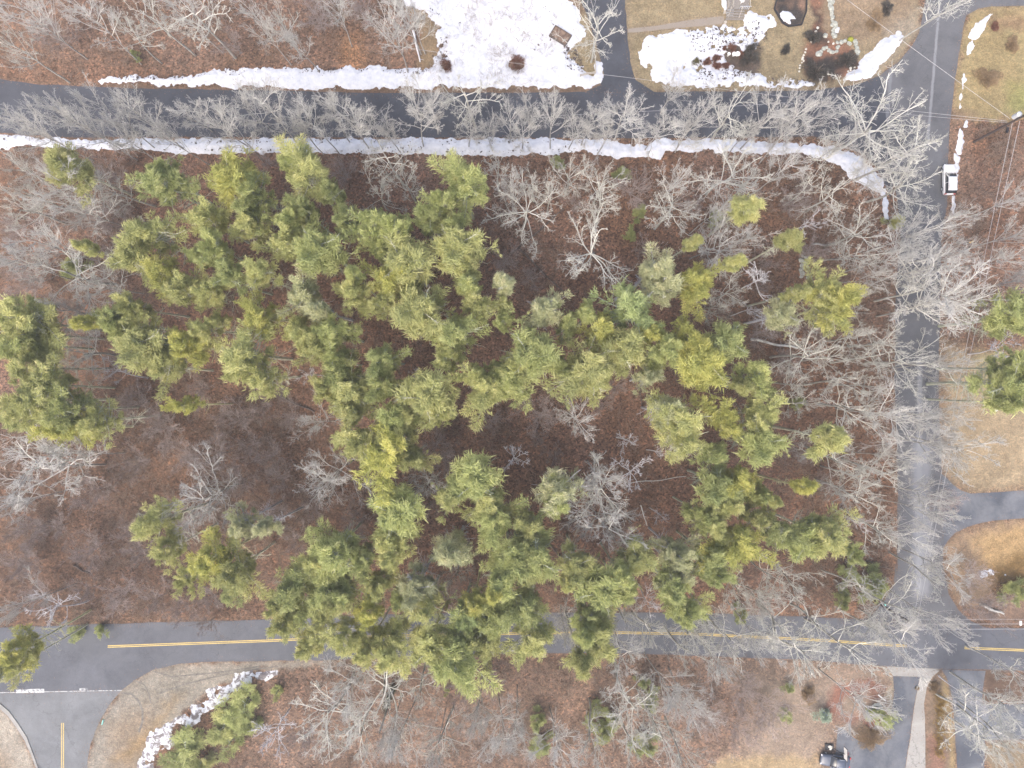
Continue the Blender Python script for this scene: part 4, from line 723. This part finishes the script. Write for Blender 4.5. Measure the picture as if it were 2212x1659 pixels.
for i in range(16):
    a, b = i * math.pi / 8, (i + 1) * math.pi / 8; m.cyl((tx + .32 + .23 * math.cos(a), ty + .23 * math.sin(a), 3.05), (tx + .32 + .23 * math.cos(b), ty + .23 * math.sin(b), 3.05), .02, n=5)
m.build("rim", MAT['tail'], bb)
# ---------------------------------------------------------------- poles and wires
def pole(x, y, h, tr, label, tz, crossdir):
    X0, Y0 = P(x, y); r = tag(empty("utility_pole", (X0, Y0, 0)), label, "utility pole")
    MB().cyl((0, 0, 0), (0, 0, h), .19, .13, 12).build("post", MAT['pole'], r)
    c, s = math.cos(crossdir), math.sin(crossdir)
    m = MB(); m.box((0, 0, h - .5), (2.2, .11, .13), rz=crossdir); m.build("crossarm", MAT['wood_grey'], r)
    for k in (-1, 1): MB().cyl((c * k, s * k, h - .44), (c * k, s * k, h - .22), .06, .04, 8).build("insulator", MAT['steel'], r)
    t = MB(); ox, oy = tr; t.cyl((ox, oy, tz - .6), (ox, oy, tz + .55), .36, n=16); t.cyl((ox, oy, tz + .55), (ox, oy, tz + .66), .36, .2, 16); tb = t.build("transformer", MAT['steel'], r, False)
    MB().cyl((ox, oy, tz + .6), (ox + .05, oy, tz + .95), .06, .04, 8).build("bushing", MAT['steel'], tb)
    MB().box((ox / 2, oy / 2, tz), (.2, .12, .4), rz=math.atan2(oy, ox)).build("bracket", MAT['pole'], r)
    return r
p1 = pole(2102, 308, 12.2, (-.1, .52), "dark utility pole with grey transformer beside the east lawn", 9.7, 1.3)
m = MB(); m.box((.15, -.75, 7.4), (.28, .75, .3), rz=-.2, bev=.04); m.cyl((.05, .5, 7.2), (.1, -.8, 7.45), .03); m.build("cable_spool_bracket", MAT['black'], p1)
p2 = pole(1890, 1299, 10.3, (-.15, -.5), "utility pole among branches at the south junction corner", 9.3, 0)
def wire(pts3, label, r=.028, sag=.35):
    V = []; rr = []
    for i in range(len(pts3) - 1):
        a, b = np.array(pts3[i]), np.array(pts3[i + 1])
        for k in range(24): t = k / 24; q = a + (b - a) * t; q[2] -= sag * 4 * t * (1 - t); V.append(q)
    V.append(np.array(pts3[-1])); q = np.array([V]); Vv, Ff = tubes([(q, np.full((1, len(V)), r), 5)])
    o = mobj("power_line", npmesh("power_line", Vv, Ff, MAT['wire'])); tag(o, label, "wire", "overhead wires")
def W3(x, y, h): a, b = P(x, y, h); return (a, b, h)
wire([W3(2187, 266, 9.4), W3(1972, 1345, 9.6)], "pale overhead wire along the east road, the left one of two")
wire([W3(2203, 262, 9.8), W3(1980, 1348, 9.9)], "pale overhead wire along the east road, the right one of two")
wire([W3(2176, 262, 7.8), W3(1340, 166, 7.0), W3(830, 96, 7)], "thin overhead wire crossing north road, driveway and snowy lawn", .02)
wire([W3(2176, 265, 7.3), W3(1700, 222, 7), W3(1200, 250, 7)], "second thin wire running west over the north road's branches", .018)
wire([W3(2182, 257, 8.4), W3(1700, -98, 8.4)], "diagonal overhead wire over the garden snow bank and road bend", .022, .2)
for i, yy in enumerate((1338, 1348, 1359)): wire([W3(1976, yy + 1, 9.2), W3(2700, yy, 9.2)], f"pale wire running right over the south road, {('top', 'middle', 'bottom')[i]} of three", (.018, .028, .026)[i], .1)
# ---------------------------------------------------------------- signs, markers
X0, Y0 = P(2080, 529.5); r = tag(empty("road_sign", (X0, Y0, 0)), "small yellow diamond warning sign on leaf-covered verge by the road", "sign")
MB().cyl((0, 0, 0), (0, 0, 2.3), .035).build("post", MAT['steel'], r); MB().box((0, .04, 2.1), (.62, .05, .62), rx=-.35, ry=.785).build("face", MAT['signy'], r)
def marker(x, y, rz, label, L=.75):
    X0, Y0 = P(x, y); r = tag(empty("marker_sign", (X0, Y0, 0), rz), label, "sign"); MB().cyl((0, 0, 0), (0, 0, 1.0), .03).build("post", MAT['steel'], r)
    MB().box((0, 0, 1.1), (.12, L, .30), rx=0, bev=.01).build("board", MAT['teal'], r)
marker(1904, 1301, 0, "teal marker sign on the junction corner above the south road"); marker(231, 1553, -.25, "teal marker sign on the sandy bend at lower left")
X0, Y0 = P(2193, 1341); r = tag(empty("mailbox", (X0, Y0, 0)), "white mailbox on a post above the right end of south road", "mailbox")
MB().cyl((0, 0, 0), (0, 0, 1.05), .05).build("post", MAT['wood_grey'], r); MB().box((0, 0, 1.15), (.35, .75, .28), bev=.09).build("box", MAT['white'], r)
X0, Y0 = P(2149, 884); r = tag(empty("utility_box", (X0, Y0, 0), .5), "small white utility box standing on the tan right lawn", "utility box")
MB().box((0, 0, .25), (.72, .6, .5), bev=.05).build("housing", MAT['white'], r); MB().box((-.42, .1, .15), (.2, .5, .3), bev=.03).build("side_cover", MAT['steel'], r)
X0, Y0 = P(1904, 1507); o = MB().box((X0, Y0, .14), (1.45, .2, .1), rz=-.68, bev=.02).build("white_post", MAT['white']); tag(o, "white painted post lying on the red mulch", "post")
# ---------------------------------------------------------------- deck, walk, beds, fence
r = tag(empty("deck", (*P(1592, 10), 0)), "grey plank deck with rails and steps at the top edge", "deck")
def L_(x, y): a, b = P(x, y); c, d = P(1592, 10); return a - c, b - d
x0, y1 = L_(1566, 28); x1, y0 = L_(1613, -40); m = MB(); n = 0; yy = y1
while yy < y0: m.box(((x0 + x1) / 2, yy + .07, .95), (x1 - x0, .125, .05)); yy += .14
m.build("floor", MAT['wood_grey'], r); m = MB()
for xx in (x0 + .1, (x0 + x1) / 2, x1 - .1):
    for q in (y1 + .1, y1 + 1.8, y1 + 3.6): m.box((xx, q, .46), (.12, .12, .92))
m.build("posts", MAT['wood_grey'], r)
for k in range(4): MB().box(((x0 + x1) / 2 - .25, y1 - .18 - .3 * k, .76 - .2 * k), (x1 - x0 - .6, .29, .06)).build("step", MAT['wood_grey'], r)
for xx, s in ((x0 + .05, -1), ((x0 + x1) / 2 - .9, 0), (x1 - .05, 1)):
    rl = MB(); rl.box((xx, y1 + 2.4, 1.85), (.09, 4.8, .05)); [rl.box((xx, y1 + .1 + .8 * k, 1.4), (.07, .07, .9)) for k in range(6)]; rl.box((xx, y1 + 2.4, 1.25), (.03, 4.8, .07)); rl.build("railing", MAT['wood_rail'], r)
for xx in (x0 + .5, (x0 + x1) / 2 + .5): MB().cyl((xx, y1, 1.85), (xx - .35, y1 - 1.35, 1.05), .05).build("handrail", MAT['wood_rail'], r)
rl = MB(); rl.box(((x0 + x1) / 2 + 1.0, y1 + .02, 1.85), (x1 - (x0 + x1) / 2, .06, .05)); [rl.box(((x0 + x1) / 2 + .2 + .28 * k, y1 + .02, 1.4), (.04, .04, .9)) for k in range(6)]; rl.build("railing", MAT['steel'], r)
def chair(x, y, rz, label):
    X0, Y0 = P(x, y); r = tag(empty("garden_chair", (X0, Y0, .975), rz), label, "chair", "white chairs on the deck"); MB().box((0, 0, .42), (.55, .55, .06), bev=.02).build("seat", MAT['white'], r)
    MB().box((-.27, 0, .75), (.06, .55, .6), ry=-.2, bev=.02).build("backrest", MAT['white'], r)
    for a in (-.24, .24):
        for b in (-.24, .24): MB().cyl((a, b, 0), (a, b, .42), .025).build("leg", MAT['white'], r)
        MB().box((0, a * 1.1, .62), (.5, .06, .04)).build("armrest", MAT['white'], r)
chair(1597, 12, -1.2, "white garden chair on deck, the lower of two"); chair(1599, 2, 1.4, "white garden chair on deck, the upper of two")
sheet("brick_path", walk, .016, None, .03)
m = M("path_bricks", (.3, .25, .2), .9); n = N(m); br = n.new("ShaderNodeTexBrick"); br.inputs["Scale"].default_value = 3.6; br.inputs["Mortar Size"].default_value = .03; n.l(n.pos(), br.inputs["Vector"])
br.inputs["Color1"].default_value = (.33, .27, .205, 1); br.inputs["Color2"].default_value = (.23, .21, .185, 1); br.inputs["Mortar"].default_value = (.13, .11, .09, 1); n.col(n.mix(n.noise(.6, 3, .6, n.pos()), br.outputs[0], (.27, .24, .21))); bpy.data.objects["brick_path"].data.materials.clear(); bpy.data.objects["brick_path"].data.materials.append(m)
r = tag(empty("garden_box", (*P(1210, 81), .28), math.radians(-32)), "dark framed soil-filled garden box standing in the snowy lawn", "garden box")
for c, d in (((0, .9, .2), (3.0, .12, .4)), ((0, -.9, .2), (3.0, .12, .4)), ((1.44, 0, .2), (.12, 1.68, .4)), ((-1.44, 0, .2), (.12, 1.68, .4))): MB().box(c, d).build("side_board", MAT['wood_dark'], r)
m = MB(); bmesh.ops.create_grid(m.bm, x_segments=24, y_segments=14, size=1)
for v in m.bm.verts: v.co.x *= 1.38; v.co.y *= .84; v.co.z = .3 + .1 * float(fbm(v.co.x, v.co.y, .5, 2))
m.build("soil", noisy("bed_soil", (.10, .07, .055), (.24, .17, .13), 2.5, .95, bump=.4), r, True)
r = tag(empty("hexagonal_bed", (*P(1706, 16), 0)), "dark timber-edged hexagonal planting bed with snow at top", "planting bed"); hp = [(1672, 20), (1682, -14), (1720, -26), (1742, -6), (1741, 26), (1731, 54), (1703, 58), (1690, 50)]; c0 = P(1706, 16)
for i in range(8):
    a = P(*hp[i]); b = P(*hp[(i + 1) % 8]); MB().box(((a[0] + b[0]) / 2 - c0[0], (a[1] + b[1]) / 2 - c0[1], .1), (math.dist(a, b) + .02, .2, .2 + i * .004), rz=math.atan2(b[1] - a[1], b[0] - a[0])).build("edging_timber", MAT['black'], r)
X0, Y0 = P(1285, 160); r = tag(empty("corner_fence", (X0, Y0, 0)), "low wooden rail fence corner beside the driveway's snow", "fence")
ax, ay = P(1253, 167); ax -= X0; ay -= Y0; bx2, by2 = P(1285, 127); bx2 -= X0; by2 -= Y0
for q in ((0, 0), (ax, ay), (bx2, by2)): MB().box((q[0], q[1], .5), (.14, .14, 1.0), bev=.02).build("post", MAT['wood_rail'], r)
for h in (.45, .85): MB().cyl((0, 0, h), (ax, ay, h), .06, n=6).build("rail", MAT['wood_rail'], r); MB().cyl((0, 0, h + .01), (bx2, by2, h + .01), .06, n=6).build("rail", MAT['wood_rail'], r)
# ---------------------------------------------------------------- stones and logs
rr = random.Random(4)
def stone(x, y, s, mat, label, group, z=0, fl=.6):
    X0, Y0 = P(x, y); m = MB(); m.ball((0, 0, 0), (s * rr.uniform(.8, 1.2), s * rr.uniform(.7, 1.1), s * fl), 2, .22, int(x * y)); o = m.build("stone", mat, None, False); o.location = (X0, Y0, z + s * fl * .5); o.rotation_euler = (0, 0, rr.uniform(0, 6)); tag(o, label, "stone", group); STN.setdefault(group, []).append((o, label, x, y))
STN = {}
wl = [(1791, -4), (1795, 12), (1798, 30), (1801, 52), (1802, 70), (1803, 84)]
for i in range(len(wl) - 1):
    for k in range(5):
        t = k / 5; stone(wl[i][0] + (wl[i + 1][0] - wl[i][0]) * t + rr.uniform(-4, 4), wl[i][1] + (wl[i + 1][1] - wl[i][1]) * t, rr.uniform(.22, .42), MAT['stone'], "lichen-covered stone of the garden's straight wall", "stones of the straight garden wall")
for x, y, s in ((1768, 118, .45), (1773, 113, .4), (1779, 106, .42), (1785, 104, .35), (1790, 110, .3), (1795, 113, .3), (1799, 114, .3), (1809, 103, .38), (1807, 112, .3), (1817, 92, .35), (1825, 89, .3), (1846, 90, .35), (1848, 96, .4), (1850, 104, .42), (1851, 112, .45), (1852, 118, .35), (1782, 78, .4), (1808, 93, .35), (1834, 95, .4)):
    stone(x, y, s, MAT['stone'], "lichen-grey stone curving round the garden bed", "stones curving round the garden bed")
for x, y in ((1766, 61), (1762, 69), (1760, 75), (1757, 79), (1753, 86), (1752, 91), (1741, 107), (1739, 114), (1736, 120), (1734, 125), (1733, 129), (1736, 132), (1732, 136), (1728, 142), (1727, 148), (1726, 155), (1835, 141), (1837, 148), (1837, 152), (1832, 155), (1846, 146), (1789, 91), (1800, 95)):
    stone(x, y, rr.uniform(.13, .22), MAT['stone_pale'], "small pale stone along the garden bed's edge", "small pale edging stones")
for i in range(13):
    a = i * .483; stone(1894 + 10.5 * math.cos(a), 1532 + 10.5 * math.sin(a), .27, MAT['stone_pale'], "pale stone in the ring on the red mulch", "ring of stones on the red mulch")
for i in range(6): stone(1894 + rr.uniform(-6, 6), 1532 + rr.uniform(-6, 6), .22, MAT['stone'], "grey stone inside the ring on the red mulch", "stones inside the ring")
for i in range(15): stone(1729 + rr.uniform(0, 17), 553 + i * 3.4, rr.uniform(.2, .45), MAT['stone'], "mossy stone of the tumbled wall in the wood", "stones of the tumbled wall")
for i, (x, y) in enumerate(((1565, 28), (1566, 50))):
    o = MB().cyl((0, 0, 0), (0, 0, .35), .24, .22, 14).build("cut_log", MAT['wood_rail']); o.location = (*P(x, y), 0); tag(o, "upright cut log round beside the brick path, " + ("above it" if i == 0 else "below it"), "log")
m = M("moss", (.26, .27, .04), .9); o = MB().ball((0, 0, .2), (.45, .42, .4), 3, .12, 5).build("moss_mound", noisy("moss_green", (.17, .18, .03), (.32, .32, .05), 4, .95, bump=.5), None, True); o.location = (*P(1836, 87), 0); tag(o, "bright yellow-green mossy mound in the garden bed", "moss mound")
def birdbath(x, y, s, label):
    r = tag(empty("birdbath", (*P(x, y), 0)), label, "birdbath", "birdbaths in the stone bed"); MB().cyl((0, 0, 0), (0, 0, .6), .14, .08, 12).build("pedestal", MAT['stone_pale'], r); MB().cyl((0, 0, .6), (0, 0, .7), s * .7, s, 18).build("bowl", MAT['white'], r)
birdbath(1572, 121, .26, "small pale birdbath, leftmost of three in stone bed"); birdbath(1583, 121.5, .34, "white round birdbath, middle of three in stone bed"); birdbath(1591, 121, .38, "large pale birdbath, rightmost of three in stone bed")
LOGS = [(893, 68, 908, 136, .20, 'bark_white', "long whitish log lying left of the snowy lawn"), (1620, 734, 1722, 753, .25, 'bark', "lichen-spotted fallen trunk right of the pine band"), (977, 574, 1035, 614, .14, 'birch', "thin white fallen birch left of the middle opening"),
 (1106, 549, 1218, 453, .16, 'wood_dark', "dark fallen log rising to the right above centre"), (1120, 538, 1229, 645, .15, 'wood_dark', "dark fallen log sloping down right above centre"), (1383, 1091, 1397, 1136, .10, 'bark', "short mossy log right of the lower opening"),
 (1753, 529, 1806, 531, .19, 'bark_trunk', "grey fallen log above the tumbled wall"), (588, 848, 681, 891, .2, 'wood_dark', "dark rotten log in the brown clearing's upper right"), (633, 1060, 649, 1064, .10, 'bark_white', "short pale log in the brown clearing"),
 (160, 1222, 197, 1240, .16, 'wood_dark', "dark short log near the left edge above road"), (1870, 1211, 1929, 1232, .13, 'wood_dark', "dark log beside the side road's lower end"), (2115, 1305, 2166, 1326, .28, 'bark_trunk', "thick pale grey trunk of a leaning tree right of the south junction"),  # the last is a leaning tree's trunk, laid flat like a log
 (1622, 734, 1700, 722, .08, 'wood_dark', "thin dark log just above the lichen-spotted trunk"), (1120, 1165, 1096, 1110, .09, 'wood_dark', "thin dark log below the photo's middle"), (1380, 830, 1390, 900, .1, 'wood_dark', "thin dark log in the reddish opening right of centre"), (1180, 1170, 1225, 1215, .14, 'wood_dark', "dark log between the lower middle pines"), (1360, 1044, 1480, 1030, .07, 'bark', "long thin pale log across the lower opening")]
for x0, y0, x1, y1, rd, mt, lb in LOGS:
    a = P(x0, y0); b = P(x1, y1); za = gz_at(*a) + rd; zb = gz_at(*b) + rd; o = mobj("fallen_log", None) if False else None
    n = 8; q = np.array([[(a[0] + (b[0] - a[0]) * t, a[1] + (b[1] - a[1]) * t + .12 * math.sin(t * 9), max(gz_at(a[0] + (b[0] - a[0]) * t, a[1] + (b[1] - a[1]) * t), 0) + rd * .8 + .05) for t in np.linspace(0, 1, n)]]); V, F = tubes([(q, np.linspace(rd, rd * .55, n)[None], 9)])
    r = empty("fallen_log", tuple(q[0, 0])); tag(r, lb, "log"); mobj("trunk", npmesh("fallen_trunk", V - q[0, 0], F, MAT[mt], True), r)
    rs2 = np.random.RandomState(int(x0)); p, d, L, rad = spawn(rs2, q, np.linspace(rd, rd * .5, n)[None], 7, .15, .95, 55, 12, 1, np.array([1.2]), .35); qq, r2 = grow(rs2, p, d, L, np.maximum(rad, .02), np.maximum(rad * .4, .012), 4, .15, .02); V, F = tubes([(qq, r2, 3)]); mobj("branch_stubs", npmesh("branch_stubs", V - q[0, 0], F, MAT[mt]), r)
# brown leafless mounds and tufts of the gardens
def clump(x, y, d, h, mat, label, name="shrub", cat="shrub", group="brown garden shrubs", k=700, seed=0):
    rs = np.random.RandomState(int(x) + seed); R = d / 2 * S; a = rs.uniform(0, 6.283, k); e = np.arccos(rs.uniform(0, 1, k)); dirs = np.stack([np.cos(a) * np.sin(e), np.sin(a) * np.sin(e), np.cos(e)], -1); lob = 1 + .32 * np.sin(2 * a + x) + .22 * np.sin(3 * a + y) + .16 * np.sin(7 * a + x * y); q = dirs * [R, R, h] * (rs.uniform(.15, 1.05, k) ** .6 * lob)[:, None]; q[:, 2] += .05
    V, F, t = needles(rs, q, dirs, np.full(k, .5), .16, 4); rt = empty(name, (*P(x, y), 0)); tag(rt, label, cat, group); mobj("foliage", npmesh("foliage", V, F, mat), rt)
    st = np.zeros((24, 3)); dd = dirs[:24].copy(); dd[:, 2] += .3; gq, gr = grow(rs, st, dd, np.full(24, max(R, h)), np.full(24, .02), np.full(24, .008), 4, .12, .02); V, F = tubes([(gq, gr, 3)]); mobj("stems", npmesh("stems", V, F, MAT['twig']), rt)
RUST = noisy("rust_foliage", (.13, .06, .045), (.27, .14, .10), 3, .95); OLV = noisy("olive_foliage", (.12, .11, .05), (.2, .18, .09), 3, .95); DK = noisy("dark_foliage", (.05, .05, .048), (.13, .12, .105), 2, .95); TN = noisy("tan_foliage", (.24, .17, .10), (.38, .28, .17), 3, .95); GOLD = noisy("golden_foliage", (.26, .17, .05), (.42, .29, .09), 3, .95)
for i, (x, y, d, h, mt, lb) in enumerate([(965, 144, 24, .7, RUST, "brown shrub poking from snow near lawn's lower left"), (1117, 139, 32, 1.0, RUST, "round brown shrub in the middle of snowy lawn"), (1580, 107, 14, 1.1, RUST, "tall rust shrub above the birdbaths"), (1547, 127, 13, .5, RUST, "round rust shrub alone in snow left of birdbaths"), (1527, 135, 13, .5, RUST, "rust shrub beside olive shrub in snow"), (1502, 135, 15, .5, OLV, "olive shrub, leftmost in the snowy stone bed"), (1548, 144, 15, .5, RUST, "low rust shrub at stone bed's lower edge, left one"), (1566, 144, 13, .5, RUST, "low rust shrub at stone bed's lower edge, right one"), (1564, 106, 6, .4, RUST, "tiny purple-brown shrub left of the tall rust shrub"), (1600, 121, 12, .6, RUST, "rust shrub right of the birdbaths"), (1616, 128, 34, 1.2, DK, "wide dark twiggy shrub right of the stone bed"), (1622, 106, 16, .9, DK, "dark green shrub at stone bed's upper right"), (1696, 110, 18, .8, DK, "dark shrub on tan lawn below hexagonal bed"), (1755, 82, 30, .7, DK, "black-green groundcover clump left of straight wall"), (1762, 158, 50, .6, DK, "wide black clump at garden bed's bottom"), (1830, 130, 40, .6, DK, "black clump beside the snow bank"), (1915, 20, 26, .5, DK, "flattened brown brush heap at top of lawn"), (1890, 48, 40, .15, TN, "patch of matted dry grass left of the side road"), (2147, 60, 14, .6, RUST, "small brown shrub at top of right lawn"), (2132, 170, 46, .7, TN, "wide twiggy tan shrub on right lawn"), (2185, 98, 30, .5, TN, "faint tan shrub at right edge of lawn"), (1980, 1462 + 24, 4, .2, TN, "small grass tuft by the driveway fork"), (2016, 1484, 20, .7, TN, "dark twiggy clump round the fork's tree base"), (1745, 1500, 30, 1.0, TN, "tan brush clump left of the red mulch"), (1880, 1590, 60, 1.3, TN, "wide tan shrub between the juniper and driveway")]): clump(x, y, d, h, mt, lb, k=int(300 + d * 40))
for i in range(9): clump(2027 + (i % 2) * 4, 1505 + i * 15, 22, .8, GOLD, f"golden ornamental grass in the fork's row, {ORD[i]} from top", "ornamental_grass", "grass clump", "golden grasses between the driveways", 260)
# ivy-covered snag below the south road
X0, Y0 = P(849, 1484); r = tag(empty("ivy_snag", (X0, Y0, 0)), "tall bare snag wrapped in dark ivy below the south road", "dead tree"); q, rd = grow(np.random.RandomState(2), np.zeros((1, 3)), np.array([[.02, -.02, 1.]]), np.array([13.]), np.array([.26]), np.array([.1]), 9, .02, .05); V, F = tubes([(q, rd, 9)]); mobj("trunk", npmesh("snag_trunk", V, F, MAT['bark_trunk'], True), r)
k = 1500; rs3 = np.random.RandomState(3); zz = rs3.beta(1.1, 2.2, k) * 9; a = rs3.uniform(0, 6.28, k); rad = .34 * (1 - zz / 14) + rs3.exponential(.12, k); V, F, t = needles(rs3, np.stack([np.cos(a) * rad, np.sin(a) * rad, zz], -1), np.stack([np.cos(a), np.sin(a), .2 + 0 * a], -1), np.full(k, .1), .16, 3); mobj("ivy", npmesh("ivy", V, F, noisy("dark_ivy", (.02, .028, .015), (.06, .075, .035), 4, .6)), r)

# stones: each told by its order along its row, from the top or left
SZ = lambda o: max(o.dimensions)
OR2 = ORD + ['eleventh', 'twelfth', 'thirteenth', 'fourteenth', 'fifteenth', 'sixteenth', 'seventeenth', 'eighteenth', 'nineteenth', 'twentieth', 'twenty-first', 'twenty-second', 'twenty-third', 'twenty-fourth', 'twenty-fifth']
for g, L in STN.items():
    L.sort(key=(lambda q: q[2]) if 'inside' in g or 'curving' in g or 'ring' in g else (lambda q: q[3])); w = 'left' if 'inside' in g or 'curving' in g or 'ring' in g else 'top'
    for i, (o, lb, x, y) in enumerate(L): o["label"] = f"{lb}, {OR2[i]} from the {w}"

# wind-blown leaves on the paving edges, the snow and the verges
def leaves():
    r = np.random.RandomState(21); n = 260000; x = r.uniform(-81, 81, n); y = r.uniform(-61, 61, n)
    ii = np.clip(np.searchsorted(GX, x), 1, len(GX) - 1); jj = np.clip(np.searchsorted(GY, y), 1, len(GY) - 1); d = GP[jj, ii]
    pr = np.where(d > 0, np.exp(-d / .35) * .9 + .006, .10); pr = np.where((d <= 0) & (grass[jj, ii] > .4), .03, pr); k = r.rand(n) < pr
    x, y = x[k], y[k]; z = GZ[jj[k], ii[k]] + np.where(d[k] > -.4, .055, .03); m = len(x); a = r.uniform(0, 6.28, m); L = r.uniform(.04, .09, m); t = r.uniform(-.5, .5, (m, 2))
    ux, uy = np.cos(a), np.sin(a); C = np.stack([x, y, z], -1)
    V = np.stack([C + np.stack([ux * L, uy * L, t[:, 0] * .03], -1), C + np.stack([-uy * L * .6, ux * L * .6, 0 * a + .012], -1), C - np.stack([ux * L, uy * L, t[:, 1] * .03], -1), C + np.stack([uy * L * .6, -ux * L * .6, 0 * a + .012], -1)], 1).reshape(-1, 3)
    tag(mobj("leaf_litter", npmesh("leaf_litter", V, np.arange(len(V)).reshape(-1, 4), noisy("dead_leaves", (.10, .06, .04), (.34, .22, .15), 1.2, .9))), "loose brown leaves blown over verges and road edges", "leaves", kind='stuff')
leaves()
def crumbs():
    r = np.random.RandomState(5); C = []
    for s, n in (("1480 70 1605 55 1660 35 1675 60 1640 110 1600 112 1500 115", 420), ("1500 130 1640 130 1640 170 1500 175", 260), ("925 20 960 20 975 170 940 165", 160), ("240 168 590 146 940 152 940 162 590 160 250 178", 380), ("1210 90 1250 110 1262 160 1225 150", 140), ("950 10 1225 10 1225 170 1000 180", 160), ("1660 165 1750 170 1750 185 1660 185", 60), ("0 292 1300 305 1300 335 0 322", 500)):
        p = pts(s); x = r.uniform(min(a for a, b in p), max(a for a, b in p), n * 3); y = r.uniform(min(b for a, b in p), max(b for a, b in p), n * 3); k = sdf(p, x, y) > 0; k &= fbm(x, y, 2, 4) > -.15; C.append(np.stack([x[k][:n], y[k][:n], 0 * x[k][:n] + .30], -1))
    C = np.concatenate(C); m = len(C); a = r.uniform(0, 6.28, m); L = r.gamma(2.2, .035, m) + .03; ux, uy = np.cos(a), np.sin(a); w = r.uniform(.4, .9, m)
    V = np.stack([C + np.stack([ux * L, uy * L, 0 * a], -1), C + np.stack([-uy * L * w, ux * L * w, 0 * a + .02], -1), C - np.stack([ux * L, uy * L, 0 * a], -1), C + np.stack([uy * L * w, -ux * L * w, 0 * a + .02], -1)], 1).reshape(-1, 3)
    tag(mobj("snow_debris", npmesh("snow_debris", V, np.arange(len(V)).reshape(-1, 4), noisy("dark_debris", (.03, .025, .03), (.12, .09, .08), 1.2, .9))), "dark leaf crumbs and twigs scattered over the snow", "debris", kind='stuff')
crumbs()

# thin haze added below the drone to lift the dark shadows
m = bpy.data.materials.new("added_haze"); m.use_nodes = True; t = m.node_tree; t.nodes.remove(t.nodes["Principled BSDF"])
v = t.nodes.new("ShaderNodeVolumePrincipled"); v.inputs["Density"].default_value = .00055; v.inputs["Color"].default_value = (.93, .94, .95, 1); v.inputs["Anisotropy"].default_value = .2
t.links.new(v.outputs[0], t.nodes["Material Output"].inputs["Volume"])
h_ = MB().box((0, 0, 56), (5400, 5400, 116)).build("haze", m); tag(h_, kind='stuff', label="thin pale haze added above the wood to lift the shadows", cat="haze")
